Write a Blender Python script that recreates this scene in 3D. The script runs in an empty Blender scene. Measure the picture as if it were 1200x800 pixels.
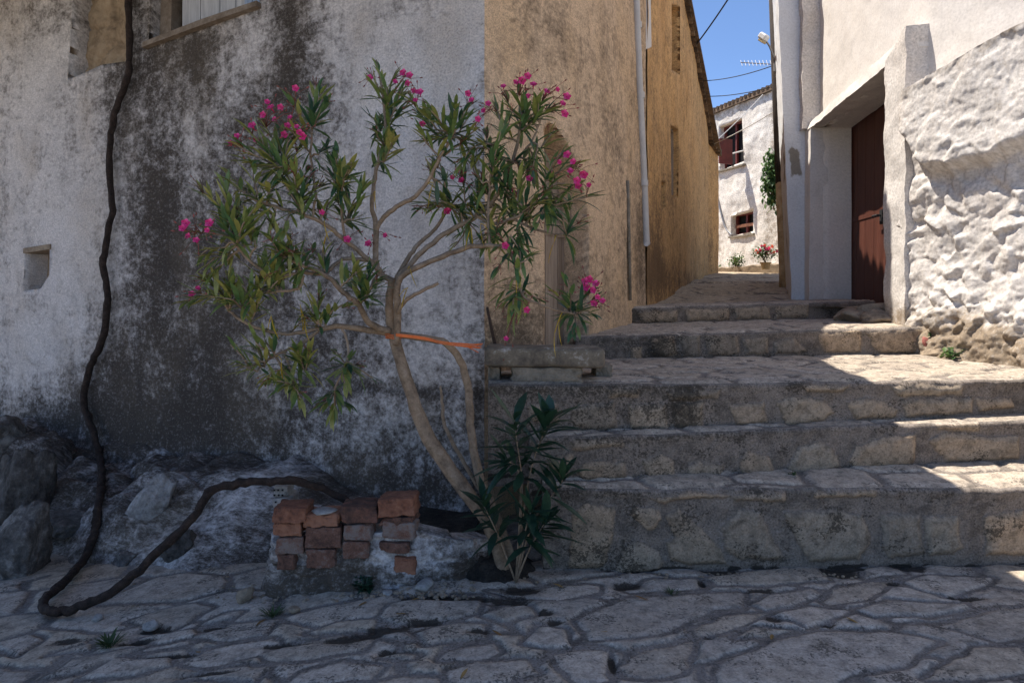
import bpy, math, random
import numpy as np
from mathutils import Vector, Matrix, Quaternion

R = math.radians
scene = bpy.context.scene
C = scene.collection
rng = random.Random(7)
nrng = np.random.default_rng(11)

# ------------------------------------------------------------------ camera, sky, sun, exposure
EYE = 1.45
cam_d = bpy.data.cameras.new('camera')
cam = bpy.data.objects.new('camera', cam_d)
C.objects.link(cam)
cam.location = (0, 0, EYE)
cam.rotation_euler = (R(90), 0, 0)
cam_d.sensor_width = 36.0
cam_d.lens = 24.0
cam_d.shift_y = -42 / 1200
cam_d.clip_start = 0.05
cam_d.clip_end = 800
scene.camera = cam

SUN = Vector((-0.44, 0.20, 1.0)).normalized()
world = bpy.data.worlds.new('World')
scene.world = world
world.use_nodes = True
wn = world.node_tree
wn.nodes.clear()
sky = wn.nodes.new('ShaderNodeTexSky')
sky.sky_type = 'NISHITA'
sky.sun_disc = False
sky.sun_elevation = math.asin(SUN.z)
sky.sun_rotation = math.atan2(SUN.x, SUN.y)
sky.air_density = 0.65
sky.dust_density = 0.2
sky.ozone_density = 5.0
bg = wn.nodes.new('ShaderNodeBackground')
bg.inputs['Strength'].default_value = 0.11
wo = wn.nodes.new('ShaderNodeOutputWorld')
wn.links.new(sky.outputs[0], bg.inputs[0])
wn.links.new(bg.outputs[0], wo.inputs[0])

sun_d = bpy.data.lights.new('sun', 'SUN')
sun_d.energy = 4.4
sun_d.angle = R(0.5)
sun_d.color = (1.0, 0.93, 0.83)
sun = bpy.data.objects.new('sun', sun_d)
C.objects.link(sun)
sun.location = (-8, 4, 18)
sun.rotation_euler = SUN.to_track_quat('Z', 'Y').to_euler()

scene.view_settings.view_transform = 'Standard'
scene.view_settings.look = 'None'
scene.view_settings.exposure = 1.12
scene.view_settings.gamma = 1.0
scene.view_settings.use_curve_mapping = False
scene.cycles.max_bounces = 8
scene.cycles.diffuse_bounces = 5
scene.cycles.transparent_max_bounces = 8

# ------------------------------------------------------------------ numeric helpers
F = 800.0


def P(x, y, d):
    """world point seen at photo pixel (x, y) at distance d along the view axis"""
    return Vector(((x - 600) / F * d, d, EYE + (358 - y) / F * d))


_perm = nrng.permutation(512)
_perm = np.concatenate([_perm, _perm, _perm])
_grad = nrng.normal(size=(512, 3))
_grad /= np.linalg.norm(_grad, axis=1)[:, None]


def perlin(x, y, z=0.0):
    x, y = np.asarray(x, float), np.asarray(y, float)
    z = np.zeros_like(x) + z
    xi, yi, zi = np.floor(x).astype(int), np.floor(y).astype(int), np.floor(z).astype(int)
    xf, yf, zf = x - xi, y - yi, z - zi
    u, v, w = [t * t * t * (t * (t * 6 - 15) + 10) for t in (xf, yf, zf)]
    out = 0
    for dx in (0, 1):
        for dy in (0, 1):
            for dz in (0, 1):
                h = _perm[(_perm[(_perm[(xi + dx) % 512] + yi + dy) % 512] + zi + dz) % 512]
                g = _grad[h]
                dot = g[..., 0] * (xf - dx) + g[..., 1] * (yf - dy) + g[..., 2] * (zf - dz)
                out = out + dot * (u if dx else 1 - u) * (v if dy else 1 - v) * (w if dz else 1 - w)
    return out


def fbm(x, y, z=0.0, o=4, gain=0.5):
    a, s, t = 1.0, 0.0, 1.0
    for k in range(o):
        s = s + a * perlin(np.asarray(x) * t + 17.3 * k, np.asarray(y) * t + 5.1 * k, np.asarray(z) * t)
        a *= gain
        t *= 2.03
    return s


def sstep(a, b, x):
    t = np.clip((x - a) / (b - a), 0, 1)
    return t * t * (3 - 2 * t)


def poly_sd(px, py, poly):
    """signed distance, positive inside"""
    poly = np.asarray(poly, float)
    d = np.full(px.shape, 1e9)
    ins = np.zeros(px.shape, bool)
    n = len(poly)
    for i in range(n):
        ax, ay = poly[i]
        bx, by = poly[(i + 1) % n]
        ex, ey = bx - ax, by - ay
        wx, wy = px - ax, py - ay
        t = np.clip((wx * ex + wy * ey) / (ex * ex + ey * ey + 1e-12), 0, 1)
        d = np.minimum(d, np.hypot(wx - ex * t, wy - ey * t))
        c = (ay > py) != (by > py)
        if abs(ey) > 1e-12:
            ins ^= c & (px < ax + ex * (py - ay) / ey)
    return np.where(ins, d, -d)


def stone_field(px, py, polys, seeds, joint, warp=0.02, wfreq=5.0, seed=0.0):
    """sd > 0 inside a stone; id random per stone"""
    wx = px + warp * fbm(px * wfreq, py * wfreq, 3.1 + seed, 3)
    wy = py + warp * fbm(px * wfreq, py * wfreq, 9.7 + seed, 3)
    sd = np.full(px.shape, -1.0)
    sid = np.zeros(px.shape)
    r = np.random.default_rng(int(seed * 10) + 5)
    for pl in polys:
        q = np.asarray(pl)
        m = 0.12
        sel = (wx > q[:, 0].min() - m) & (wx < q[:, 0].max() + m) & (wy > q[:, 1].min() - m) & (wy < q[:, 1].max() + m)
        rid = r.random()
        if not sel.any():
            continue
        s = poly_sd(wx[sel], wy[sel], q)
        better = s > sd[sel]
        t = sd[sel]; t[better] = s[better]; sd[sel] = t
        t = sid[sel]; t[better] = rid; sid[sel] = t
    if len(seeds):
        S = np.asarray(seeds)
        d1 = np.full(px.shape, 1e9); d2 = np.full(px.shape, 1e9); idx = np.zeros(px.shape, int)
        asp = S[0, 2] if S.shape[1] > 2 else 1.0
        for k in range(len(S)):
            d = np.hypot((wx - S[k, 0]) / asp, wy - S[k, 1])
            c = d < d1
            d2 = np.where(c, d1, np.minimum(d2, d)); idx = np.where(c, k, idx); d1 = np.where(c, d, d1)
        v = (d2 - d1) * 0.5 - joint
        v = np.minimum(v, -sd - 2 * joint)
        ids = r.random(len(S))
        c = v > sd
        sd = np.where(c, v, sd)
        sid = np.where(c, ids[idx], sid)
    return sd, sid


def scatter(x0, x1, y0, y1, r, asp=1.0, seed=1):
    g = np.random.default_rng(seed)
    pts = []
    for _ in range(6000):
        p = (g.uniform(x0, x1), g.uniform(y0, y1))
        if all(math.hypot((p[0] - q[0]) / asp, p[1] - q[1]) > r for q in pts):
            pts.append((p[0], p[1], asp))
            if len(pts) > 400:
                break
    return pts


# ------------------------------------------------------------------ object helpers
def thing(name, label, cat, loc=(0, 0, 0), group=None):
    o = bpy.data.objects.new(name, None)
    C.objects.link(o)
    o.location = loc
    o.empty_display_size = 0.1
    o['label'] = label
    o['category'] = cat
    if group:
        o['group'] = group
    return o


def tag(o, label=None, cat=None, group=None, kind=None):
    for k, v in (('label', label), ('category', cat), ('group', group), ('kind', kind)):
        if v:
            o[k] = v
    return o


def base_of(p):
    v = Vector((0, 0, 0))
    while p is not None:
        v += p.location
        p = p.parent
    return v


def obj(name, verts, faces, mat, parent=None, uv=None, attrs=None, smooth=True, origin=None):
    me = bpy.data.meshes.new(name)
    off = base_of(parent) if parent is not None else Vector((0, 0, 0))
    if origin is not None:
        off = off + (Vector(origin) - off)
    V = np.asarray(verts, float).reshape(-1, 3) - np.array(off)
    me.from_pydata(V.tolist(), [], faces if isinstance(faces, list) else faces.tolist())
    if uv is not None:
        ul = me.uv_layers.new(name='UVMap')
        li = np.zeros(len(me.loops), dtype=np.int32)
        me.loops.foreach_get('vertex_index', li)
        ul.data.foreach_set('uv', np.asarray(uv, np.float32)[li].ravel())
    for k, a in (attrs or {}).items():
        at = me.attributes.new(k, 'FLOAT', 'POINT')
        at.data.foreach_set('value', np.asarray(a, np.float32).ravel())
    me.polygons.foreach_set('use_smooth', [smooth] * len(me.polygons))
    for m in (mat if isinstance(mat, (list, tuple)) else [mat]):
        me.materials.append(m)
    me.update()
    o = bpy.data.objects.new(name, me)
    C.objects.link(o)
    if parent is not None:
        o.parent = parent
    if origin is not None:
        o.location = Vector(origin) - (base_of(parent) if parent is not None else Vector((0, 0, 0)))
    return o


class MB:
    """collects shapes into one mesh"""

    def __init__(self):
        self.v, self.f, self.t = [], [], []

    def add(self, v, f, tint=0.5):
        n = len(self.v)
        self.v += [tuple(p) for p in v]
        self.f += [[i + n for i in q] for q in f]
        self.t += [tint] * len(v)
        return self

    def box(self, c, s, rot=None, bev=0.0, jit=0.0, tint=0.5):
        hx, hy, hz = s[0] / 2, s[1] / 2, s[2] / 2
        b = min(bev, hx * .6, hy * .6, hz * .6)
        v, f = [], []
        if b <= 0:
            v = [Vector((sx * hx, sy * hy, sz * hz)) for sx in (-1, 1) for sy in (-1, 1) for sz in (-1, 1)]
            f = [[0, 1, 3, 2], [4, 6, 7, 5], [0, 4, 5, 1], [2, 3, 7, 6], [0, 2, 6, 4], [1, 5, 7, 3]]
        else:
            idx = {}
            for sx in (-1, 1):
                for sy in (-1, 1):
                    for sz in (-1, 1):
                        for ax in range(3):
                            q = [sx * (hx - b), sy * (hy - b), sz * (hz - b)]
                            q[ax] = (sx, sy, sz)[ax] * (hx, hy, hz)[ax]
                            idx[(sx, sy, sz, ax)] = len(v)
                            v.append(Vector(q))
            for ax in range(3):
                o1, o2 = [a for a in range(3) if a != ax]
                for sg in (-1, 1):
                    loop = []
                    for a, bb in ((-1, -1), (1, -1), (1, 1), (-1, 1)):
                        k = [0, 0, 0]; k[ax] = sg; k[o1] = a; k[o2] = bb
                        loop.append(idx[(k[0], k[1], k[2], ax)])
                    f.append(loop if (sg > 0) == (ax != 1) else loop[::-1])
            for ax in range(3):           # edges along ax
                o1, o2 = [a for a in range(3) if a != ax]
                for s1 in (-1, 1):
                    for s2 in (-1, 1):
                        k0 = [0, 0, 0]; k1 = [0, 0, 0]
                        k0[ax], k1[ax] = -1, 1
                        for k in (k0, k1):
                            k[o1] = s1; k[o2] = s2
                        f.append([idx[(*k0, o1)], idx[(*k1, o1)], idx[(*k1, o2)], idx[(*k0, o2)]])
            for sx in (-1, 1):
                for sy in (-1, 1):
                    for sz in (-1, 1):
                        f.append([idx[(sx, sy, sz, a)] for a in range(3)])
        if jit:
            v = [p + Vector((rng.uniform(-jit, jit), rng.uniform(-jit, jit), rng.uniform(-jit, jit))) for p in v]
        if rot is not None:
            v = [rot @ p for p in v]
        c = Vector(c)
        return self.add([p + c for p in v], f, tint)

    def tube(self, pts, rad, n=8, cap=True, wob=0.0, tint=0.5):
        pts = [Vector(p) for p in pts]
        m = len(pts)
        rad = [rad] * m if not hasattr(rad, '__len__') else list(rad)
        ref = None
        v, f = [], []
        for i, p in enumerate(pts):
            t = (pts[min(i + 1, m - 1)] - pts[max(i - 1, 0)])
            t = t.normalized() if t.length > 1e-9 else Vector((0, 0, 1))
            if ref is None:
                ref = t.orthogonal().normalized()
            a = (ref - t * ref.dot(t))
            a = a.normalized() if a.length > 1e-6 else t.orthogonal().normalized()
            ref = a
            b = t.cross(a)
            for k in range(n):
                an = 2 * math.pi * k / n
                r = rad[i] * (1 + (rng.uniform(-wob, wob) if wob else 0))
                v.append(p + (a * math.cos(an) + b * math.sin(an)) * r)
        for i in range(m - 1):
            for k in range(n):
                k2 = (k + 1) % n
                f.append([i * n + k, i * n + k2, (i + 1) * n + k2, (i + 1) * n + k])
        if cap:
            f.append(list(range(n))[::-1])
            f.append([(m - 1) * n + k for k in range(n)])
        return self.add(v, f, tint)

    def prism(self, poly, dvec, tint=0.5):
        poly = [Vector(p) for p in poly]
        d = Vector(dvec)
        n = len(poly)
        v = poly + [p + d for p in poly]
        f = [list(range(n))[::-1], [n + k for k in range(n)]]
        f += [[k, (k + 1) % n, n + (k + 1) % n, n + k] for k in range(n)]
        return self.add(v, f, tint)

    def build(self, name, mat, parent=None, smooth=False, origin=None, extra=None):
        a = {'tint': self.t}
        a.update(extra or {})
        return obj(name, [tuple(p) for p in self.v], self.f, mat, parent, attrs=a, smooth=smooth, origin=origin)


def smooth_path(pts, rad=None, sub=5):
    """Catmull-Rom through points (and radii)"""
    pts = [Vector(p) for p in pts]
    n = len(pts)
    out, ro = [], []
    for i in range(n - 1):
        p0, p1, p2, p3 = pts[max(i - 1, 0)], pts[i], pts[i + 1], pts[min(i + 2, n - 1)]
        for k in range(sub):
            t = k / sub
            out.append(0.5 * ((2 * p1) + (p2 - p0) * t + (2 * p0 - 5 * p1 + 4 * p2 - p3) * t * t + (3 * p1 - p0 - 3 * p2 + p3) * t ** 3))
            if rad:
                ro.append(rad[i] + (rad[i + 1] - rad[i]) * t)
    out.append(pts[-1])
    if rad:
        ro.append(rad[-1])
        return out, ro
    return out


def grid_faces(nu, nv):
    i = np.arange(nu - 1)[:, None] * nv + np.arange(nv - 1)[None, :]
    return np.stack([i, i + nv, i + nv + 1, i + 1], -1).reshape(-1, 4)


def rock(name, c, s, mat, parent=None, seed=0, rotz=0.0, rough=0.25, res=4, tilt=(0, 0), flat=0.0):
    import bmesh
    bm = bmesh.new()
    bmesh.ops.create_icosphere(bm, subdivisions=res, radius=1.0)
    V = np.array([v.co[:] for v in bm.verts])
    Fc = [[v.index for v in f.verts] for f in bm.faces]
    bm.free()
    # facets: clip the ball with random planes, then roughen
    g = np.random.default_rng(seed + 100)
    for _ in range(9):
        n = g.normal(size=3); n /= np.linalg.norm(n)
        d = g.uniform(0.55, 0.85)
        k = V @ n - d
        V = V - np.where(k > 0, k, 0)[:, None] * n * 0.9
    nn = fbm(V[:, 0] * 1.7 + seed, V[:, 1] * 1.7, V[:, 2] * 1.7, 5, 0.55)
    V = V * (1 + rough * nn)[:, None]
    V = V * np.array(s)
    M = np.array((Matrix.Rotation(rotz, 3, 'Z') @ Matrix.Rotation(tilt[0], 3, 'X') @ Matrix.Rotation(tilt[1], 3, 'Y')))
    V = V @ M.T + np.array(c)
    return obj(name, V, Fc, mat, parent, smooth=True, origin=None if parent is not None else (c[0], c[1], c[2] - s[2] * .8),
               attrs={'tint': np.full(len(V), g.random())})


# ------------------------------------------------------------------ material helpers
class NT:
    def __init__(self, name):
        self.m = bpy.data.materials.new(name)
        self.m.use_nodes = True
        self.t = self.m.node_tree
        self.t.nodes.clear()
        self.out = self.t.nodes.new('ShaderNodeOutputMaterial')
        self.b = self.t.nodes.new('ShaderNodeBsdfPrincipled')
        self.t.links.new(self.b.outputs[0], self.out.inputs[0])
        self.b.inputs['Roughness'].default_value = 0.9
        self.b.inputs['Specular IOR Level'].default_value = 0.25

    def n(self, typ, ins=None, **props):
        nd = self.t.nodes.new(typ)
        for k, v in props.items():
            setattr(nd, k, v)
        for k, v in (ins or {}).items():
            self.set(nd.inputs[k], v)
        return nd

    def set(self, sock, v):
        if isinstance(v, bpy.types.NodeSocket):
            self.t.links.new(v, sock)
        elif isinstance(v, (tuple, list)) and len(v) == 3 and sock.type == 'RGBA':
            sock.default_value = (*v, 1)
        else:
            sock.default_value = v

    def coord(self, kind='UV'):
        return self.n('ShaderNodeTexCoord').outputs[kind]

    def mapping(self, vec, scale=(1, 1, 1), loc=(0, 0, 0)):
        return self.n('ShaderNodeMapping', {'Vector': vec, 'Scale': scale, 'Location': loc}).outputs[0]

    def noise(self, vec, scale, detail=4, rough=0.55, dist=0.0):
        return self.n('ShaderNodeTexNoise', {'Vector': vec, 'Scale': scale, 'Detail': detail, 'Roughness': rough, 'Distortion': dist}).outputs[0]

    def voro(self, vec, scale, feature='F1'):
        return self.n('ShaderNodeTexVoronoi', {'Vector': vec, 'Scale': scale}, feature=feature).outputs[0]

    def math(self, op, a, b=0.0, c=0.0, clamp=False):
        nd = self.n('ShaderNodeMath', operation=op, use_clamp=clamp)
        for i, v in enumerate((a, b, c)):
            self.set(nd.inputs[i], v)
        return nd.outputs[0]

    def ramp(self, fac, stops, interp='LINEAR'):
        nd = self.n('ShaderNodeValToRGB', {'Fac': fac})
        cr = nd.color_ramp
        cr.interpolation = interp
        while len(cr.elements) < len(stops):
            cr.elements.new(0.5)
        for e, (p, c) in zip(cr.elements, stops):
            e.position = p
            e.color = (*c, 1) if hasattr(c, '__len__') else (c, c, c, 1)
        return nd.outputs[0]

    def step(self, v, a, b):
        nd = self.n('ShaderNodeMapRange', {'Value': v, 'From Min': a, 'From Max': b}, interpolation_type='SMOOTHSTEP')
        return nd.outputs[0]

    def mix(self, fac, a, b, mode='MIX'):
        nd = self.n('ShaderNodeMix', data_type='RGBA', blend_type=mode)
        self.set(nd.inputs[0], fac)
        self.set(nd.inputs[6], a)
        self.set(nd.inputs[7], b)
        return nd.outputs[2]

    def attr(self, name):
        return self.n('ShaderNodeAttribute', attribute_name=name).outputs['Fac']

    def bump(self, h, dist, strength=1.0, normal=None):
        nd = self.n('ShaderNodeBump', {'Height': h, 'Distance': dist, 'Strength': strength})
        if normal is not None:
            self.set(nd.inputs['Normal'], normal)
        self.set(self.b.inputs['Normal'], nd.outputs[0])
        return nd.outputs[0]

    def color(self, c):
        self.set(self.b.inputs['Base Color'], c)
        return self.m


def plaster(name, light, dark, warm, grain=1.0, speck=0.5, streak=0.35, bump=0.006, contrast=0.22, warmth=0.5, mott=1.0, fleck=0.0):
    """weathered render: 'stain' attribute (0 clean .. 1 black with lichen) broken up by noise at several scales"""
    k = NT(name)
    uv = k.coord('UV')
    st = k.attr('stain')
    n1 = k.noise(uv, 1.6, 5, 0.6, 0.4)
    n2 = k.noise(uv, 9.0, 6, 0.7, 0.3)
    n3 = k.noise(uv, 70.0 * grain, 3, 0.7)
    n5 = k.noise(k.mapping(uv, (28, 28, 1), (3, 8, 0)), 1.0, 4, 0.75)
    drip = k.noise(k.mapping(uv, (5.0, 0.45, 1)), 1.0, 5, 0.65, 0.3)
    a = k.math('MULTIPLY_ADD', k.math('SUBTRACT', n1, 0.5), 0.9 + streak, st)
    a = k.math('MULTIPLY_ADD', k.math('SUBTRACT', n2, 0.5), 1.1 + speck * 1.3, a)
    a = k.math('MULTIPLY_ADD', k.math('SUBTRACT', drip, 0.5), streak * 2, a)
    a = k.math('MULTIPLY_ADD', k.math('SUBTRACT', n5, 0.5), speck * 2.6, a)
    a = k.math('MULTIPLY_ADD', k.math('SUBTRACT', n3, 0.5), speck * 2.0, a)
    m = k.step(a, 0.5 - contrast * 1.5, 0.5 + contrast * 1.5)
    wm = k.step(k.noise(k.mapping(uv, (1.3, 0.6, 1), (4, 2, 0)), 1.3, 5, 0.6), 0.45, 0.68)
    lightc = k.mix(k.math('MULTIPLY', wm, warmth), light, warm)
    lightc = k.mix(k.math('MULTIPLY', k.step(n5, 0.35, 0.62), 0.45 * mott), lightc, [c * 0.62 for c in light])
    darkc = k.mix(k.math('MULTIPLY', wm, 0.6), dark, [0.55 * w + 0.45 * d for w, d in zip([x * .35 for x in warm], dark)])
    col = k.mix(m, lightc, darkc)
    n8 = k.noise(k.mapping(uv, (46, 46, 1), (5, 1, 0)), 1.0, 3, 0.65)
    n9 = k.noise(k.mapping(uv, (33, 33, 1), (8, 6, 0)), 1.0, 4, 0.7)
    fl = k.math('MULTIPLY_ADD', k.math('SUBTRACT', n2, 0.5), 0.5, n8)
    col = k.mix(k.math('MULTIPLY', k.math('MULTIPLY', k.step(fl, 0.56, 0.66), m), fleck), col, light)
    pit = k.math('MULTIPLY_ADD', k.math('SUBTRACT', n2, 0.5), 0.5, n9)
    col = k.mix(k.math('MULTIPLY', k.step(pit, 0.58, 0.66), fleck), col, dark)
    nb_ = k.noise(k.mapping(uv, (3.3, 2.2, 1), (11, 4, 0)), 1.0, 7, 0.72)
    col = k.mix(mott * .8, col, k.ramp(nb_, [(0.30, 0.58), (0.46, 0.95), (0.62, 1.12)]), 'MULTIPLY')
    gr = k.ramp(n3, [(0.3, 0.5), (0.5, 1.0), (0.72, 1.35)])
    col = k.mix(mott, col, gr, 'MULTIPLY')
    h = k.math('MULTIPLY_ADD', n3, 0.3, k.math('MULTIPLY_ADD', n9, -0.5 * min(1, fleck * 2), k.math('MULTIPLY_ADD', n5, 0.5, n2)))
    k.bump(h, bump, 0.9)
    return k.color(col)


def masonry(name, stones, mortar, dark, lich=0.5, bump=0.006, ragged=0.032):
    """laid stone: 'sd' signed distance into the stone, 'sid' per stone, 'gap' dirt in the joints and painted contact shadow, 'stain' lichen"""
    k = NT(name)
    uv = k.coord('UV')
    sd, sid, dirt_shade, st = k.attr('sd'), k.attr('sid'), k.attr('dirt_shade'), k.attr('stain')
    n1 = k.noise(uv, 3.0, 6, 0.65, 0.3)
    n2 = k.noise(uv, 14.0, 6, 0.7, 0.4)
    n3 = k.noise(uv, 90.0, 3, 0.7)
    n4 = k.noise(k.mapping(uv, (38, 38, 1), (7, 3, 0)), 1.0, 4, 0.8)
    edge = k.math('MULTIPLY_ADD', k.math('SUBTRACT', n2, 0.5), ragged, sd)
    edge = k.math('MULTIPLY_ADD', k.math('SUBTRACT', n4, 0.5), 0.024, edge)
    m = k.step(edge, -0.006, 0.010)
    sc = k.ramp(sid, [(i / (len(stones) - 1), c) for i, c in enumerate(stones)])
    sc = k.mix(k.math('MULTIPLY', k.step(n1, 0.4, 0.7), 0.5), sc, stones[-1])
    sc = k.mix(1.0, sc, k.ramp(n2, [(0.32, 0.5), (0.5, 1.0), (0.68, 1.3)]), 'MULTIPLY')
    sc = k.mix(1.0, sc, k.ramp(n4, [(0.3, 0.6), (0.48, 1.0), (0.7, 1.15)]), 'MULTIPLY')
    mc = k.mix(k.step(n2, 0.38, 0.62), mortar, [c * 0.55 for c in mortar])
    mc = k.mix(k.math('MULTIPLY', k.step(n1, 0.42, 0.62), 0.6), mc, [c * 1.25 for c in mortar])
    mc = k.mix(1.0, mc, k.ramp(n3, [(0.3, 0.75), (0.5, 1.0), (0.7, 1.2)]), 'MULTIPLY')
    col = k.mix(m, mc, sc)
    lc = k.math('MULTIPLY_ADD', k.math('SUBTRACT', n4, 0.5), 2.2, st)
    lc = k.math('MULTIPLY_ADD', k.math('SUBTRACT', n1, 0.5), 1.0, lc)
    lm = k.math('MULTIPLY', k.step(lc, 0.45, 0.8), lich + 0.4)
    col = k.mix(lm, col, dark)
    g = k.math('MULTIPLY_ADD', k.math('SUBTRACT', n2, 0.5), 1.2, dirt_shade)
    g = k.math('MULTIPLY_ADD', k.math('SUBTRACT', n4, 0.5), 1.2, g)
    col = k.mix(k.math('MULTIPLY', k.step(g, 0.32, 0.66), 0.95), col, k.mix(n4, (0.010, 0.008, 0.006), (0.05, 0.04, 0.03)))
    n6 = k.noise(k.mapping(uv, (62, 62, 1), (1, 9, 0)), 1.0, 3, 0.7)
    n7 = k.noise(k.mapping(uv, (5.5, 5.5, 1), (2, 5, 0)), 1.0, 4, 0.65)
    sp = k.math('MULTIPLY_ADD', k.math('SUBTRACT', n7, 0.5), 1.1, k.math('MULTIPLY_ADD', st, 0.16, n6))
    col = k.mix(k.math('MULTIPLY', k.step(sp, 0.64, 0.72), 0.8), col, dark)
    col = k.mix(1.0, col, k.ramp(n3, [(0.3, 0.7), (0.5, 1.0), (0.7, 1.2)]), 'MULTIPLY')
    h = k.math('MULTIPLY_ADD', n3, k.math('MULTIPLY_ADD', m, -0.25, 0.45), k.math('MULTIPLY_ADD', n4, 0.35, k.math('MULTIPLY', m, 0.9)))
    h = k.math('MULTIPLY_ADD', n2, 0.6, h)
    k.bump(h, bump, 0.9)
    return k.color(col)


def simple(name, cols, scale=8.0, rough=0.8, bump=0.002, coord='Object', stretch=(1, 1, 1), spec=0.3, tint=0.0, metal=0.0, bscale=None):
    """mottled colour in object space; 'tint' attribute shifts it per piece"""
    k = NT(name)
    oc = k.mapping(k.coord(coord), stretch)
    n1 = k.noise(oc, scale, 6, 0.65, 0.3)
    n2 = k.noise(oc, bscale or scale * 6, 4, 0.7)
    f = k.math('MULTIPLY_ADD', k.math('SUBTRACT', n2, 0.5), 0.5, n1)
    if tint:
        f = k.math('MULTIPLY_ADD', k.math('SUBTRACT', k.attr('tint'), 0.5), tint, f)
    stops = [(0.28 + 0.44 * i / max(1, len(cols) - 1), c) for i, c in enumerate(cols)]
    col = k.ramp(f, stops)
    k.b.inputs['Roughness'].default_value = rough
    k.b.inputs['Specular IOR Level'].default_value = spec
    k.b.inputs['Metallic'].default_value = metal
    if bump:
        k.bump(k.math('MULTIPLY_ADD', n2, 0.5, n1), bump, 0.8)
    return k.color(col)


M = {}
M['grey'] = plaster('grey_plaster', (0.64, 0.59, 0.555), (0.058, 0.046, 0.037), (0.40, 0.31, 0.215), speck=0.52, fleck=0.14, bump=0.016, contrast=0.35, mott=0.75, warmth=0.4)
M['footing'] = plaster('footing_plaster', (0.34, 0.315, 0.295), (0.040, 0.034, 0.030), (0.24, 0.19, 0.14), speck=0.7, fleck=0.15, streak=0.0, bump=0.014, contrast=0.34, warmth=0.4)
M['tan'] = plaster('tan_plaster', (0.66, 0.475, 0.31), (0.14, 0.10, 0.065), (0.60, 0.385, 0.19), warmth=0.4, speck=0.6, fleck=0.3, streak=0.35, bump=0.012, contrast=0.36, grain=1.2)
M['ochre'] = plaster('ochre_plaster', (0.64, 0.385, 0.165), (0.17, 0.10, 0.05), (0.50, 0.26, 0.09), speck=0.7, fleck=0.35, streak=0.35, bump=0.010, contrast=0.3, grain=1.2)
M['white'] = plaster('smooth_whitewash', (0.62, 0.58, 0.54), (0.33, 0.29, 0.24), (0.70, 0.64, 0.56), speck=0.12, streak=0.3, bump=0.0014, contrast=0.3, warmth=0.3, grain=0.6, mott=0.3)
M['rubblewhite'] = plaster('rough_whitewash', (0.60, 0.56, 0.52), (0.22, 0.17, 0.12), (0.52, 0.44, 0.37), speck=0.22, streak=0.1, bump=0.0022, contrast=0.22, warmth=0.4, grain=0.6, mott=0.65, fleck=0.25)
M['farwhite'] = plaster('far_whitewash', (0.74, 0.70, 0.64), (0.26, 0.21, 0.16), (0.62, 0.54, 0.44), speck=0.4, streak=0.3, bump=0.006, contrast=0.25, warmth=0.4, grain=0.5)
M['bluewhite'] = plaster('shaded_whitewash', (0.62, 0.63, 0.65), (0.25, 0.22, 0.18), (0.54, 0.50, 0.46), speck=0.12, streak=0.3, bump=0.0015, contrast=0.18, warmth=0.2, grain=0.6, mott=0.3)  # whitewash with the cool cast of shade put into its colour
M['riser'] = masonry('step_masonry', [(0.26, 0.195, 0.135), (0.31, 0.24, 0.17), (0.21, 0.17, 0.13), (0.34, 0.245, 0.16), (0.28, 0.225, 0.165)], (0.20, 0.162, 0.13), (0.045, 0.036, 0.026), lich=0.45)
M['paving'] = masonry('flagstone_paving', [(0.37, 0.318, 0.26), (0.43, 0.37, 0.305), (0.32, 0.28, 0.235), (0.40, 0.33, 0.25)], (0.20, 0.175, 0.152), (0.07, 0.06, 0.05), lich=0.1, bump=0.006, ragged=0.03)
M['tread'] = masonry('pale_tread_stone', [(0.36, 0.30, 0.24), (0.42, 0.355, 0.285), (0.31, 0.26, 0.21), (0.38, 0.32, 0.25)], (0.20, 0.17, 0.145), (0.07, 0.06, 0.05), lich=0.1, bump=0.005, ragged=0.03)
M['path'] = masonry('alley_paving', [(0.40, 0.31, 0.205), (0.46, 0.37, 0.26), (0.34, 0.265, 0.18)], (0.21, 0.165, 0.12), (0.07, 0.06, 0.05), lich=0.1, bump=0.005)
M['rock'] = simple('grey_rock', [(0.022, 0.019, 0.017), (0.06, 0.053, 0.047), (0.115, 0.102, 0.090), (0.26, 0.235, 0.21)], 4.5, 0.95, 0.035, tint=0.2, bscale=34)
M['rocklight'] = simple('lime_splashed_rock', [(0.05, 0.045, 0.04), (0.16, 0.145, 0.13), (0.30, 0.28, 0.26), (0.42, 0.40, 0.38)], 5.5, 0.95, 0.03, tint=0.2, bscale=34)
M['apron'] = simple('footing_rock', [(0.03, 0.03, 0.032), (0.085, 0.082, 0.085), (0.17, 0.165, 0.17), (0.40, 0.39, 0.39)], 2.6, 0.95, 0.02)
M['palestone'] = simple('pale_stone', [(0.16, 0.15, 0.135), (0.28, 0.265, 0.245), (0.38, 0.365, 0.34)], 14, 0.9, 0.006)
M['warmstone'] = simple('warm_stone', [(0.10, 0.08, 0.06), (0.26, 0.20, 0.14), (0.38, 0.30, 0.21)], 7, 0.95, 0.01)
M['brick'] = simple('orange_brick', [(0.06, 0.03, 0.022), (0.19, 0.078, 0.045), (0.29, 0.135, 0.08)], 9, 0.9, 0.004, tint=0.5)
M['darkbrick'] = simple('sooty_brick', [(0.03, 0.02, 0.018), (0.10, 0.05, 0.035), (0.20, 0.09, 0.06)], 12, 0.9, 0.005)
M['limedbrick'] = simple('limed_brick', [(0.07, 0.038, 0.028), (0.17, 0.085, 0.058), (0.21, 0.165, 0.14)], 20, 0.95, 0.010, tint=0.35)
M['block'] = simple('grey_block', [(0.10, 0.085, 0.065), (0.20, 0.17, 0.13), (0.28, 0.24, 0.19)], 12, 0.95, 0.006)
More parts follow.
